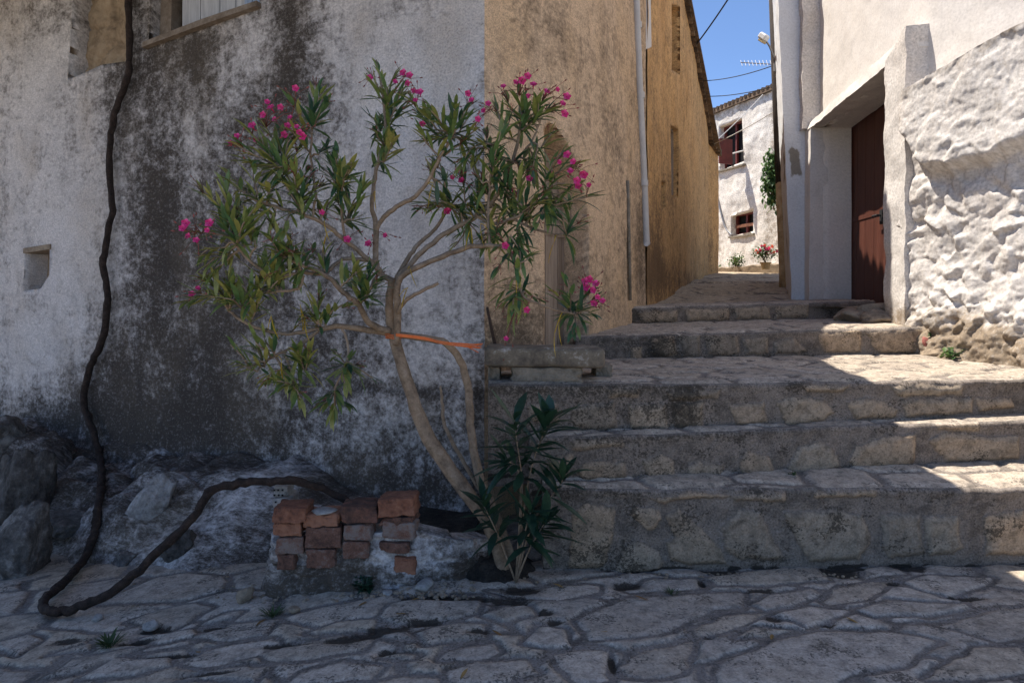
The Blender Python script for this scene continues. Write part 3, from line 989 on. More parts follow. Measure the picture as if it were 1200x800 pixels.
# alley
def path_z(Y):
    return EYE + np.interp(Y, [6.5, 7.3, 8.5, 9.38, 9.42, 10.3, 11.48, 11.52, 13.58, 13.62, 15.5, 17.0, 30], [-.03, -.02, 0.065, 0.155, 0.185, 0.28, 0.37, 0.40, 0.545, 0.575, 0.70, 0.83, 1.9])


ax_, ay_ = np.arange(0.4, 9.5, 0.03), axis([(7.25, 17.5, 0.03), (17.5, 30, 0.5)])
AX, AY = np.meshgrid(ax_, ay_, indexing='ij')
sda, sia = stone_field(AX, AY, [], scatter(0, 9.5, 7, 17.6, 0.42, 1.2, 9), 0.02, 0.05, 3.0, 8.0)
AZ = path_z(AY) + 0.012 * sstep(0, .03, sda) + 0.025 * fbm(AX * 1.2, AY * 1.2, .2, 3) - 0.006
alley = obj('alley_path', np.stack([AX, AY, AZ], -1).reshape(-1, 3), grid_faces(len(ax_), len(ay_)), M['path'],
            uv=np.stack([AX, AY], -1).reshape(-1, 2), attrs={'sd': sda, 'sid': sia, 'dirt_shade': 0 * sda, 'stain': 0.1 + 0 * sda})
tag(alley, 'sloping flagstone alley between the ochre and white houses', kind='structure')

# ================================================================== GREY / TAN HOUSE ON THE LEFT
CX, CY = -0.185, 4.5
house = thing('weathered_house', 'grey weathered plaster house with rounded tan side wall behind the oleander', 'house', (CX, CY, 0))
front = Wall([(CX, CY), (CX - 2.4 * 4.0, CY + 4.0)], out=-1)          # u runs to the left from the corner
side = Wall([(CX, CY), (0.03, 4.72), (0.25, 4.97), (0.45, 5.23), (0.61, 5.47), (0.85, 5.95), (1.10, 6.5), (1.41, 7.2)], out=1)
side.p = side.p

WIN1 = front.poly([(79, 94), (88, -30), (151, -30), (148, 72), (120, 76)])
WIN2 = front.poly([(174, 56), (178, -40), (306, -60), (304, 9)])
NICHE = front.poly([(27, 341), (30, 293), (58, 289), (58, 322), (48, 338)])

front_stain = [(25, 230, 70, 240, -.48), (15, 60, 60, 130, -.24), (100, 210, 35, 130, -.30), (85, 330, 55, 80, -.45), (10, 420, 60, 60, -.35),
               (480, 130, 75, 150, -.66), (535, 60, 60, 110, -.45), (405, 30, 40, 70, -.40), (270, 110, 26, 90, -.25), (228, 170, 18, 60, -.50),
               (300, 40, 25, 60, -.28), (500, 300, 80, 90, -.40), (430, 230, 60, 90, -.30), (320, 430, 50, 60, -.2), (520, 420, 60, 60, -.20),
               (195, 330, 70, 220, .26), (270, 340, 80, 150, .16), (228, 60, 20, 90, .22), (250, 490, 200, 70, .25), (345, 70, 26, 90, .32), (60, 490, 110, 50, .30),
               (480, 458, 90, 9, .35), (500, 570, 120, 22, .35), (150, 30, 30, 80, .10), (430, 500, 60, 40, -.15), (300, 250, 30, 60, -.12), (170, 200, 26, 160, .12)]


def f_disp(U, Z):
    d = 0.030 * fbm(U * 0.9, Z * 0.9, 1.0, 3) + 0.010 * fbm(U * 5, Z * 5, 2.0, 4) + 0.004 * fbm(U * 22, Z * 22, 3.0, 3)
    u0, zl = front.uz(480, 460)[:2]
    d += 0.030 * sstep(zl + 0.03 + 0.02 * fbm(U * 3, U * 0), zl - 0.02, Z) * sstep(1.3, 0.9, U)
    d += 0.10 * sstep(0.7, 0.0, Z) ** 2
    return d * sstep(-0.01, 0.1, U)


def f_stain(U, Z):
    return front.blobs(U, Z, front_stain, 0.64)


front.sheet('wall', M['grey'], house, 0.0, 9.0, -1.1, 6.35, 0.024, [(WIN1, 0.35), (WIN2, 0.22), (NICHE, 0.22)], f_disp, f_stain, corner=(0.12, 1.0, 0))

# the blocked niche beside the vine: masonry back, dark slot
mb = MB()
u_r = front.uz(148, 40)[0]; u_l = front.uz(80, 40)[0]; u_m = front.uz(134, 40)[0]
zb1, zt1 = front.uz(80, 100)[1] - .1, front.uz(80, -40)[1] + .2
obj_inf = []
nu_, nz_ = 60, 70
uu = np.linspace(u_m, u_l + 0.08, nu_); zz = np.linspace(zb1, zt1, nz_)
UU, ZZ = np.meshgrid(uu, zz, indexing='ij')
sdi, _ = stone_field(UU, ZZ, [], scatter(u_m - .2, u_l + .3, zb1, zt1, 0.26, 1.5, 4), 0.012, 0.03, 5, 4.0)
off = -0.18 + 0.022 * sstep(-.01, .012, sdi) + 0.03 * fbm(UU * 6, ZZ * 6, 2, 5, .6)
obj('niche_infill', front.pt(UU, ZZ, off).reshape(-1, 3), grid_faces(nu_, nz_)[:, ::-1], M['infill'], house)
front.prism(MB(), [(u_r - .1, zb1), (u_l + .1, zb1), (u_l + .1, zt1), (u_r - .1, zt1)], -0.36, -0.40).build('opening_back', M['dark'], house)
# boarded window
zs0 = front.uz(174, 60)[1]; zs1 = front.uz(306, 12)[1]
win = MB()
front.prism(win, front.poly([(174, 60), (178, -60), (190, -60), (188, 52)]), -0.10, -0.21, 0.4)
wobj = win.build('window', M['sillwood'], house)
bd = MB()
x_edges = [(196, 217), (218, 240), (241, 259), (260, 274)]
for i, (a, b) in enumerate(x_edges):
    sl = lambda x: 48 - (x - 190) * 0.36
    front.prism(bd, front.poly([(a, sl(a) + 4), (a, -80), (b, -90), (b, sl(b) + 4)]), -0.15, -0.185, 0.3 + 0.15 * i)
bd.build('board', M['greyboard'], wobj)
bb = MB()
for a, b in ((275.5, 284), (285, 294), (295, 306)):
    front.prism(bb, front.poly([(a, 26), (a, -80), (b, -90), (b, 14)]), -0.10, -0.14)
bb.build('shutter', M['blueboard'], wobj)
sl_ = MB()
front.prism(sl_, front.poly([(172, 58), (173, 52), (240, 26), (306, 4), (306, 10), (240, 33)]), 0.05, -0.21)
sl_.build('sill', M['sillwood'], wobj)
rod = MB()
front.prism(rod, front.poly([(207, 33), (207, 27), (235, 23), (235, 29)]), -0.08, -0.148)
rod.build('latch_bar', M['vine'], wobj)
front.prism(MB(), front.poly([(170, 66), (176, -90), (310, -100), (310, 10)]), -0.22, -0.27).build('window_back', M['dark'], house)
nb_ = MB()
front.prism(nb_, [(u - .0, z) for u, z in front.poly([(24, 346), (24, 286), (62, 284), (62, 344)])], -0.21, -0.26)
nb_.build('niche_back', M['infill'], house)
lin = MB()
front.prism(lin, front.poly([(29, 297), (29, 291), (60, 286), (60, 292)]), 0.015, -0.18)
lin.build('niche_lintel', M['warmstone'], house)

# tan side wall with the arched doorway behind the oleander
ARCH = side.poly([(638, 440), (638, 152), (643, 143), (650, 146), (660, 160), (671, 180), (680, 205), (687, 240), (690, 280), (690, 440)])


def roof_line(u):
    return EYE + np.interp(u, [0, 0.45, 0.62, 1.9, 2.4, 3.3], [4.7, 4.22, 3.72, 3.02, 3.3, 3.45])


def s_disp(U, Z):
    return (0.025 * fbm(U * 1.1, Z * 0.8, 5.0, 3) + 0.006 * fbm(U * 6, Z * 4, 6.0, 4)) * sstep(-.01, .1, U) + (0.003 * fbm(U * 25, Z * 25, 7.0, 3)) * sstep(-.01, .1, U)


side_stain = [(605, 392, 45, 55, .95), (585, 300, 18, 200, .08), (752, 200, 10, 300, .40), (750, 300, 22, 60, .30), (690, 80, 40, 120, .12), (700, 360, 26, 40, .12),
              (735, 270, 3, 60, .25), (640, 40, 60, 50, .16), (655, 30, 10, 60, .22), (700, 330, 40, 60, .14), (720, 120, 12, 140, .16), (715, 200, 18, 160, .08)]


def s_stain(U, Z):
    return side.blobs(U, Z, side_stain, 0.05)


side.sheet('wall', M['tan'], house, 0.0, side.L, -0.4, roof_line, 0.022, [(ARCH, 0.26)], s_disp, s_stain, corner=(0.12, 1.0, 0))
dr = MB()
zd0, zd1 = E - .42, E + 1.35
ul, ur = side.uz(638, 380)[0], side.uz(690, 380)[0]
nb = 4
du = (ur - ul + 0.1) / nb
for i in range(nb):
    a = ul - .05 + i * du
    side.prism(dr, [(a + .003, zd0), (a + du - .003, zd0), (a + du - .003, zd1), (a + .003, zd1)], -0.215, -0.25, rng.random())
dro = dr.build('door', M['plank'], house)
ba = MB()
side.prism(ba, [(ul - .05, E + .55), (ur + .05, E + .55), (ur + .05, E + .66), (ul - .05, E + .66)], -0.19, -0.2145)
ba.build('batten', M['plank'], dro)
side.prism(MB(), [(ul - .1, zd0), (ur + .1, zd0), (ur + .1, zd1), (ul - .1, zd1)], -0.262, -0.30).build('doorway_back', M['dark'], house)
# conduit on the tan wall
cd = MB()
q0, q1 = side.uz(736, 352), side.uz(733, 212)
cd.tube([side.pt(q0[0], q0[1], 0.02), side.pt((q0[0] + q1[0]) / 2, (q0[1] + q1[1]) / 2, 0.022), side.pt(q1[0], q1[1], 0.02)], 0.016, 8)
cd.build('conduit', M['block'], house, smooth=True)

# body and roof of the house (unseen roof edge, shaped to set the shadow on the steps)
back = Vector((-0.84, 0.54, 0)) * 6.5
ru = np.array([0, 0.45, 0.62, 1.9, 2.4, 3.3 if side.L > 3.3 else side.L])
rp = [Vector(side.pt(u, float(roof_line(np.array(u))), -0.02)) for u in ru]
rf = MB()
n = len(rp)
v = rp + [p + back for p in rp]
v += [p + Vector((0, 0, .08)) for p in v]
f = []
for k in range(n - 1):
    f += [[k, k + 1, n + k + 1, n + k], [2 * n + k, 3 * n + k, 3 * n + k + 1, 2 * n + k + 1], [k, 2 * n + k, 2 * n + k + 1, k + 1]]
rf.add(v, f)
ridge_l = Vector(front.pt(8.9, 6.35, -0.02))
rf.prism([rp[0], ridge_l, ridge_l + Vector((1.5, 4.2, 0)), rp[0] + back], (0, 0, .08))
rf.build('roof', M['tile'], house)
bk = MB()
ins = [Vector(side.pt(u, 0, -0.5)) for u in (0.25, 0.9, 1.6, 2.3, 3.2)]
zs = [float(roof_line(np.array(u))) - .02 for u in (0.25, 0.9, 1.6, 2.3, 3.2)]
base = [Vector((p.x, p.y, -1)) for p in ins]
m = len(base)
vv = base + [Vector((p.x, p.y, z)) for p, z in zip(base, zs)]
vv += [p + back * 0.9 for p in vv]
ff = []
for k in range(m - 1):
    ff += [[k, k + 1, m + k + 1, m + k], [2 * m + k, 3 * m + k, 3 * m + k + 1, 2 * m + k + 1]]
ff += [[0, m, 3 * m, 2 * m], [m - 1, 3 * m - 1, 4 * m - 1, 2 * m - 1]]
bk.add(vv, ff)
fl = [Vector(front.pt(u, -1, -0.55)) for u in (0.4, 8.9)]
bk.prism([fl[0], fl[1], fl[1] + Vector((1.3, 3.6, 0)), fl[0] + back * 0.9], (0, 0, 7.3))
bk.build('inner_wall', M['dark'], house)

# unseen overhead slab on joists, added above the frame only to shade the foreground
shade_slab = MB()
bpl = [(0.545, 3.05), (0.60, 5.62), (0.30, 5.25), (-0.25, 4.62), (-1.6, 5.2), (-3.6, 6.05), (-9.4, 8.45), (-9.4, 3.05)]
shade_slab.prism([(x, y, 4.58) for x, y in bpl], (0, 0, .14))
for x in np.arange(-9.2, .6, .55):
    shade_slab.prism([(x, 3.15, 4.50), (x + .1, 3.15, 4.50), (x + .1, max(4.6, 4.55 - .417 * x), 4.50), (x, max(4.6, 4.55 - .417 * x), 4.50)], (0, 0, .078))
shade_slab.build('added_shade_slab', M['plank'], house)
# rock footing under the grey wall
na, nb2 = 300, 90
ua_, va_ = np.linspace(0.55, 8.5, na), np.linspace(0, 1, nb2)
UA, VA = np.meshgrid(ua_, va_, indexing='ij')
reach = np.interp(ua_, [0.55, 0.9, 1.5, 2.1, 2.8, 3.6, 4.4, 5.5, 8.5], [0.75, 0.95, 1.12, 1.15, 1.10, 1.2, 1.3, 1.4, 1.4])[:, None]
reach = reach + 0.10 * fbm(ua_ * 2.2, ua_ * 0, 3.3, 3)[:, None]
OFFA = -0.05 + VA * (reach + 0.05)
PA = front.pt(UA, 0 * UA, OFFA)
g0 = gz(PA[..., 0], PA[..., 1])
hp = np.interp(ua_, [0.55, 1.0, 1.5, 2.0, 2.6, 3.2, 3.8, 4.6, 5.5, 8.5], [0.10, 0.20, 0.40, 0.36, 0.30, 0.36, 0.45, 0.6, 0.6, 0.5])[:, None]
prof = hp * np.clip(1 - sstep(0.30, 1.0, VA), 0, 1) ** 0.9
rk, rid = stone_field(UA * 1.0, OFFA * 1.2 + 0.0, [], scatter(0.3, 8.8, -0.2, 2.2, 0.42, 1.3, 12), 0.01, 0.1, 2.0, 12.0)
rocky = sstep(1.6, 2.4, UA)
edgef = sstep(1.0, 0.80, VA)
facet = (np.sin(rid * 77.0) * .08 + 0.07 * sstep(-.02, .09, rk)) * rocky
ridg = 1 - np.abs(fbm(UA * 1.8, OFFA * 2.2, 4.0, 4)) * 2
HA = prof + edgef * (facet + (0.03 + 0.05 * rocky) * ridg + 0.05 * fbm(UA * 2.5, OFFA * 2.5, 1.0, 4)) + 0.02 * fbm(UA * 11, OFFA * 11, 1.0, 4) * edgef
HA = HA - 0.03 * sstep(0.93, 1.0, VA)
PA[..., 2] = g0 + HA
obj('rock_footing', PA.reshape(-1, 3), grid_faces(na, nb2)[:, ::-1], M['grey'], house, uv=np.stack([UA, OFFA * 1.1 - HA], -1).reshape(-1, 2), attrs={'stain': 0.80 - 0.35 * np.exp(-((UA - 1.55) / .25) ** 2) - .15 * np.sin(rid * 50) * rocky + 0.2 * sstep(.25, .0, VA)})

# ================================================================== OCHRE HOUSE
ochre = thing('ochre_house', 'ochre rendered house with narrow windows and tiled verge along the alley', 'house', (1.41, 7.2, 1.4))
oc = Wall([(1.43, 7.22), (1.43 + 0.371 * 3.6, 10.82), (4.51, 15.5), (4.95, 16.2)], out=1)
W_A = oc.poly([(787, 82), (787, 4), (797, 8), (797, 88)])
W_B = oc.poly([(787, 228), (786, 146), (795, 152), (795, 233)])
W_C = oc.poly([(775, 243), (775, 212), (780, 214), (780, 245)])


def oc_top(u):
    Y = oc.xy(u)[1]
    return EYE + 4.54 - 0.215 * (Y - 11.5)


oc_stain = [(770, 200, 12, 200, .10), (765, 300, 10, 60, .55), (790, 330, 40, 22, .45), (830, 300, 5, 60, .35), (800, 60, 8, 80, .1), (783, 260, 12, 60, .15)]
oc.sheet('wall', M['ochre'], ochre, 0, oc.L, 1.0, oc_top, 0.035, [(W_A, 0.22), (W_B, 0.14), (W_C, 0.2)],
         lambda U, Z: 0.03 * fbm(U * 1.1, Z * 0.9, 15, 3) + 0.008 * fbm(U * 6, Z * 6, 16, 4) - 0.05 * sstep(8.2, 8.35, U),
         lambda U, Z: oc.blobs(U, Z, oc_stain, 0.20))


def inset(pl, d):
    c = np.mean(np.array(pl), 0)
    return [tuple(c + (np.array(p) - c) * (1 - d)) for p in pl]


for nm, pl, dep, mt in (('window', W_A, 0.2, 'plank'), ('window', W_B, 0.12, 'greyboard'), ('window', W_C, 0.18, 'dark')):
    g = MB()
    us_ = [p[0] for p in pl]; zs_ = [p[1] for p in pl]
    a, b, c, d = min(us_), max(us_), min(zs_), max(zs_)
    w = 0.06
    for (p, q, r, s) in ((a, a + w, c, d), (b - w, b, c, d), (a + w, b - w, c, c + w), (a + w, b - w, d - w, d)):
        oc.prism(g, [(p, r), (q, r), (q, s), (p, s)], -dep + .05, -dep + 0.0)
    wo_ = g.build(nm, M['plank'], ochre)
    h = MB()
    oc.prism(h, [(a + w, c + w), (b - w, c + w), (b - w, d - w), (a + w, d - w)], -dep + .02, -dep - .03)
    h.build('shutter', M[mt], wo_)
# verge tiles
tl = MB()
vt = [oc.pt(u, float(oc_top(np.array(u))) + .02, 0) for u in np.arange(0.1, oc.L - .05, 0.2)]
uu = np.arange(0.1, oc.L - .05, 0.2)
uu = np.arange(0.1, oc.L - .05, 0.17)
for u in uu:
    p = Vector(oc.pt(u, float(oc_top(np.array(u))) + .03, 0.07))
    q = Vector(oc.pt(u, float(oc_top(np.array(u))) + .12, -0.45))
    tl.tube([p, q], [0.062, 0.06], 10, True, 0.04, rng.random())
bk2 = [Vector(oc.pt(u, float(oc_top(np.array(u))) + .0, 0.03)) for u in (0, oc.L)]
bdir = Vector((-0.94, 0.35, 0)) * 6
tl.prism([bk2[0], bk2[1], bk2[1] + bdir + Vector((0, 0, .9)), bk2[0] + bdir + Vector((0, 0, .9))], (0, 0, 0.05), 0.4)
tl.build('roof', M['tile'], ochre)
ob = MB()
i0, i1 = Vector(oc.pt(0.0, 1.0, -0.04)), Vector(oc.pt(oc.L, 1.0, -0.35))
i0b = Vector(oc.pt(0.35, 1.0, -0.35))
t0, t1 = float(oc_top(np.array(0.0))) - .03, float(oc_top(np.array(oc.L))) - .05
bq = [i0, i0b, i1, i1 + bdir, i0 + bdir]
tops = [t0, t0 - .07, t1, t1, t0]
v = [Vector((p.x, p.y, 0.9)) for p in bq] + [Vector((p.x, p.y, z)) for p, z in zip(bq, tops)]
ob.add(v, [[k, (k + 1) % 5, 5 + (k + 1) % 5, 5 + k] for k in range(5)] + [[5, 6, 7, 8, 9]])
ob.build('inner_wall', M['ochre'], ochre)
# drainpipe
dp = MB()
wd = lambda x: side.uz(x, 100)[2] - .065
dtop, dmid, dbot = P(744, -40, wd(744)), P(751, 140, wd(751)), P(757, 276, wd(757))
dp.tube(smooth_path([dtop, P(747.5, 60, wd(747.5)), dmid, P(754.5, 210, wd(754.5)), dbot, P(758, 285, wd(758) - .05)], sub=4), 0.037, 12)
dpo = dp.build('drainpipe', M['pipe'], ochre, smooth=True)
for yy in (30, 112, 215):
    br = MB()
    c = P(744 + 13 * (yy + 40) / 316, yy, wd(744 + 13 * (yy + 40) / 316))
    br.tube([c - Vector((0, 0, .03)), c + Vector((0, 0, .03))], 0.045, 12)
    br.box(c + Vector((-.01, .07, 0)), (.03, .12, .03))
    br.build('bracket', M['pipe'], dpo, smooth=False)
cs = MB()
cs.prism([P(753, -40, 7.2), P(762, -40, 7.3), P(763.5, 55, 7.3), P(757, 58, 7.2)], (-0.02, .08, 0))
cs.build('cement_strip', M['white'], ochre)

# ================================================================== WHITE HOUSE ON THE RIGHT
white = thing('white_house', 'whitewashed house with brown door and bulging rubble base right of the steps', 'house', (3.6, 6.4, 1.4))


def wx(Y):
    return 3.53 + 0.0725 * (Y - 6.4)


# smooth upper wall, set back 15 cm behind the door surround; u runs toward the camera
REC = 0.15
up = Wall([(wx(8.5) + REC, 8.5), (wx(6.3) + REC, 6.3), (3.672, 6.1), (3.69, 5.9), (3.725, 5.7), (3.775, 5.5), (3.835, 5.3), (3.90, 5.1), (4.00, 4.8), (4.75, 2.2)], out=1)
k_ = up.s[1] / 2.2
udoor0 = (8.5 - 8.40) * k_
udoor1 = (8.5 - 6.42) * k_
DOORH = [(udoor0, E - 0.4), (udoor1, E - 0.4), (udoor1, E + 2.28), (udoor0, E + 2.18)]


def up_disp(U, Z):
    return 0.018 * fbm(U * 1.2, Z * 1.2, 25, 3) + 0.006 * fbm(U * 5 + Z * 2, Z * 4, 26, 4) + 0.003 * fbm(U * 14, Z * 14, 27, 3)


up.sheet('wall', M['white'], white, 0, up.L, E - 0.6, 8.2, 0.03, [(DOORH, 0.34)], up_disp,
         lambda U, Z: -0.05 + 0.35 * sstep(0.5, 0.0, Z - (E - .1)))


def white_piece(name, corners, mat='white', rough=0.008, sub=0.03, seed=1.0, stain=None, parent=None):
    """solid with roughened faces: corners = 8 points (bottom loop, top loop)"""
    V, Fc, UV, ST = [], [], [], []
    b, t = [Vector(p) for p in corners[:4]], [Vector(p) for p in corners[4:]]
    cen = sum(b + t, Vector()) / 8
    quads = [[b[k], b[(k + 1) % 4], t[(k + 1) % 4], t[k]] for k in range(4)] + [t, b[::-1]]
    for qi, q in enumerate(quads):
        nu = max(2, int(max((q[1] - q[0]).length, (q[2] - q[3]).length) / sub) + 1)
        nv = max(2, int(max((q[3] - q[0]).length, (q[2] - q[1]).length) / sub) + 1)
        A = np.linspace(0, 1, nu)[:, None, None]; B = np.linspace(0, 1, nv)[None, :, None]
        q = [np.array(p) for p in q]
        Pq = (q[0] * (1 - A) + q[1] * A) * (1 - B) + (q[3] * (1 - A) + q[2] * A) * B
        Pf = Pq.reshape(-1, 3)
        k0 = len(V)
        V += Pf.tolist()
        Fc += (grid_faces(nu, nv) + k0).tolist()
        if qi < 4:
            UV += np.stack([Pf[:, 0] + Pf[:, 1], Pf[:, 2]], -1).tolist()
        else:
            UV += Pf[:, :2].tolist()
    V = np.array(V)
    nx = fbm(V[:, 0] * 4, V[:, 1] * 4, V[:, 2] * 4 + seed, 4); ny = fbm(V[:, 0] * 4 + 9, V[:, 1] * 4, V[:, 2] * 4 + seed, 4); nz_ = fbm(V[:, 0] * 4, V[:, 1] * 4 + 9, V[:, 2] * 4 + seed, 4)
    d = V - np.array(cen)
    key = np.round(V, 4)
    V = V + rough * np.stack([nx, ny, nz_], -1)
    st = stain(V) if stain else np.full(len(V), -0.05)
    return obj(name, V, Fc, M[mat], parent or white, uv=UV, attrs={'stain': st})


def wp(Y, out, z):
    """point on the white house: distance out from the surround's plane toward the alley"""
    return (wx(Y) - out, Y, z)


# lintel over the recess, pier between the door and the rubble base, far jamb
white_piece('lintel', [wp(8.52, 0.0, E + 2.18), wp(6.03, 0.0, E + 2.28), wp(6.03, -0.5, E + 2.28), wp(8.52, -0.5, E + 2.18),
                       wp(8.52, -0.02, E + 2.27), wp(6.03, -0.03, E + 2.44), wp(6.03, -0.5, E + 2.52), wp(8.52, -0.5, E + 2.36)], rough=0.02, seed=3)
white_piece('door_pier', [wp(6.42, 0.03, E - 0.35), wp(6.02, 0.04, E - 0.35), wp(6.02, -0.5, E - 0.35), wp(6.40, -0.5, E - 0.35),
                          wp(6.42, 0.025, E + 2.30), wp(6.02, 0.03, E + 2.46), wp(6.02, -0.5, E + 2.5), wp(6.40, -0.5, E + 2.35)], mat='rubblewhite', rough=0.025, seed=5,
            stain=lambda V: -0.1 + 0.8 * sstep(0.25, -0.15, V[:, 2] - E))
white_piece('door_jamb', [(3.70 - .05, 8.40, E - .2), (3.70 + .50, 8.40, E - .2), (4.3, 8.75, E - .2), (3.69, 8.75, E - .2),
                          (3.675, 8.40, E + 2.19), (4.17, 8.40, E + 2.19), (4.3, 8.75, E + 2.19), (3.70, 8.75, E + 2.19)], rough=0.008, seed=7,
            stain=lambda V: -0.05 + 0.75 * np.exp(-((V[:, 0] - 4.12) / .06) ** 2 - ((V[:, 2] - E - .35) / .25) ** 2) + 0.4 * sstep(.2, -.1, V[:, 2] - E))
white_piece('plaster_edge', [wp(8.62, 0.07, E + 2.2), wp(8.50, 0.07, E + 2.2), wp(8.50, -0.3, E + 2.2), wp(8.62, -0.3, E + 2.2),
                             wp(8.62, 0.05, 8.0), wp(8.50, 0.05, 8.0), wp(8.50, -0.3, 8.0), wp(8.62, -0.3, 8.0)], mat='rubblewhite', rough=0.03, seed=8)
# door
XD = 4.17


def dpnt(Y, z, o=0.0):
    return (XD + 0.0725 * (Y - 8.4) - o + 0.03 * (E - z) * -0.3, Y, z)


dm = MB()
zd = lambda Y: E - 0.02 + 0.0 * Y
yb_ = np.linspace(8.48, 6.44, 10)
for i in range(9):
    a, b = yb_[i] - .003, yb_[i + 1] + .003
    ga = 0.0 if i != 4 else 0.004
    lo_a, hi_a = E - 0.06, E + 2.24
    dm.prism([dpnt(a, lo_a), dpnt(b, lo_a), dpnt(b, hi_a), dpnt(a, hi_a)], (0.05, 0, 0), rng.random())
door = dm.build('door', M['door'], white)
rl = MB()
for z in (E + 1.02,):
    for a, b in ((8.37, 7.46), (7.40, 6.47)):
        rl.prism([dpnt(a, z, .010), dpnt(b, z, .010), dpnt(b, z + .05, .010), dpnt(a, z + .05, .010)], (0.009, 0, 0))
rl.prism([dpnt(7.46, E - .04, .026), dpnt(7.40, E - .04, .026), dpnt(7.40, E + 2.2, .026), dpnt(7.46, E + 2.2, .026)], (0.024, 0, 0))
rl.build('rail', M['door'], door)
hd = MB()
hd.box(dpnt(7.55, E + 0.98, .03), (.02, .05, .16))
hd.tube([dpnt(7.55, E + 1.0, .03), dpnt(7.55, E + 1.0, .08), dpnt(7.65, E + 1.0, .085)], 0.011, 8)
hd.build('handle', M['wire'], door)
dk = MB()
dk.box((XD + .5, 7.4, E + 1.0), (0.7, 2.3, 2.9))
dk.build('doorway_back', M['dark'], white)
wc = MB()
wc.prism([(wx(8.45) + .55, 8.45, 0.5), (wx(6.0) + .55, 6.0, 0.5), (5.2, 2.2, 0.5), (9.5, 2.2, 0.5), (9.5, 8.45, 0.5)], (0, 0, 7.6))
wc.build('inner_wall', M['white'], white)

# bulging rubble base
rub = Wall([(wx(6.37) + 0.0, 6.37), (wx(6.0) + 0.06, 6.0), (3.63, 5.6), (3.80, 5.0), (4.02, 4.2), (4.5, 2.4)], out=1)
RT = EYE + 1.87


def facets(px, py, cells, tilt, height, soft, seed):
    """hacked planes: each cell a tilted facet, softly blended into its neighbours"""
    g = np.random.default_rng(seed)
    num = np.zeros(px.shape); den = np.full(px.shape, 1e-30)
    for (cx, cy, a) in cells:
        h, gx, gy = g.uniform(-1, 1) * height, g.normal() * tilt, g.normal() * tilt
        dx, dy = px - cx, py - cy
        w = np.exp(-np.minimum(np.hypot(dx / a, dy) / soft, 60))
        num += w * (h + gx * dx + gy * dy)
        den += w
    return num / den


FC1 = scatter(-.3, 4.3, 0.6, 3.6, 0.20, 1.25, 51)
FC2 = scatter(-.1, 2.8, 0.8, 3.55, 0.082, 1.2, 52)
FC3 = scatter(-.1, 3.2, 0.7, 3.4, 0.35, 1.2, 53)


def rub_disp(U, Z):
    wu = U + 0.10 * fbm(U * 2.5, Z * 2.5, 31, 4) + 0.02 * fbm(U * 12, Z * 12, 32, 3)
    wz = Z + 0.10 * fbm(U * 2.5, Z * 2.5, 35, 4) + 0.02 * fbm(U * 12, Z * 12, 36, 3)
    zb = Z - EYE
    lower = sstep(1.45, 1.0, zb + 0.15 * fbm(U * 1.4, U * 0, 33, 2))        # smoother thick render above, rubble below
    big = facets(wu, wz, FC1, 0.10, 0.016, 0.014, 61) + 0.6 * facets(wu, wz, FC3, 0.08, 0.02, 0.03, 63)
    small = facets(wu, wz, FC2, 0.17, 0.008, 0.006, 62)
    crag = 0.018 * fbm(U * 2.2, Z * 2.6, 37, 4, 0.5) + 0.008 * fbm(U * 9, Z * 10, 39, 4, 0.55)
    fine = 0.005 * fbm(U * 30, Z * 30, 38, 3, 0.5)
    edge = 1.20 - 0.10 * sstep(0.3, 0.9, U) + 0.16 * sstep(1.0, 2.0, U) + 0.30 * sstep(0.65, 0.30, U) + 0.06 * fbm(U * 2.6, U * 0, 34, 3)
    bulge = 0.13 * sstep(edge - 0.05, edge + 0.07, zb + 0.04 * fbm(U * 6, Z * 6, 42, 3)) * sstep(0.22, 0.42, U)
    foot = 0.10 * sstep(0.10, -0.45, zb) + 0.03 * sstep(-.15, -.5, zb)
    body = 0.62 * big * (0.5 + 0.5 * lower) + 0.75 * small * (0.35 + 0.65 * lower) + crag * (0.5 + 0.5 * lower) + fine + 0.010 * fbm(U * 5, Z * 6, 71, 5, .65) + (0.035 * fbm(U * 7, Z * 8, 72, 5, .65) + .5 * small) * sstep(.25, -.1, zb)
    return 0.02 + bulge + (body + 0.03) * sstep(0.0, 0.35, U) + foot * sstep(-.05, .3, U)


def rub_stain(U, Z):
    zb = Z - EYE
    base = 0.02 + 0.95 * sstep(0.24, -0.26, zb + 0.16 * fbm(U * 2, Z * 2, 40, 3) + 0.10 * U)
    return base + 0.30 * sstep(1.76, 1.87, zb - 0.15 * sstep(.3, 1.6, U) + .04 * fbm(U * 5, Z * 5, 43, 3)) * sstep(.3, .5, U) + .10 * sstep(1.1, 1.3, zb)


rub.sheet('rubble_base', M['rubblewhite'], white, 0, rub.L, 0.2, lambda u: RT + 0.15 * sstep(.3, 1.6, u), 0.0125, [], rub_disp, rub_stain)
cp = MB()
us_ = np.linspace(0.33, rub.L, 120)
OFc = np.linspace(-0.5, 0.23, 14)
UC, OC = np.meshgrid(us_, OFc, indexing='ij')
rt_ = RT + 0.15 * sstep(.3, 1.6, us_)
dtop = rub_disp(us_, rt_)
OCc = np.where(OC > 0, dtop[:, None] * (OC / .23), OC)
ZC = rt_[:, None] + 0.05 - 0.06 * sstep(-.05, .23, OC) + 0.02 * fbm(UC * 5, OC * 5, 3, 4)
ZC[:, -1] = rt_ - 0.002
obj('coping', rub.pt(UC, ZC, OCc).reshape(-1, 3), grid_faces(120, 14)[:, ::-1], M['rubblewhite'], white, uv=np.stack([UC, OC], -1).reshape(-1, 2),
    attrs={'stain': 0.35 + 0 * UC})
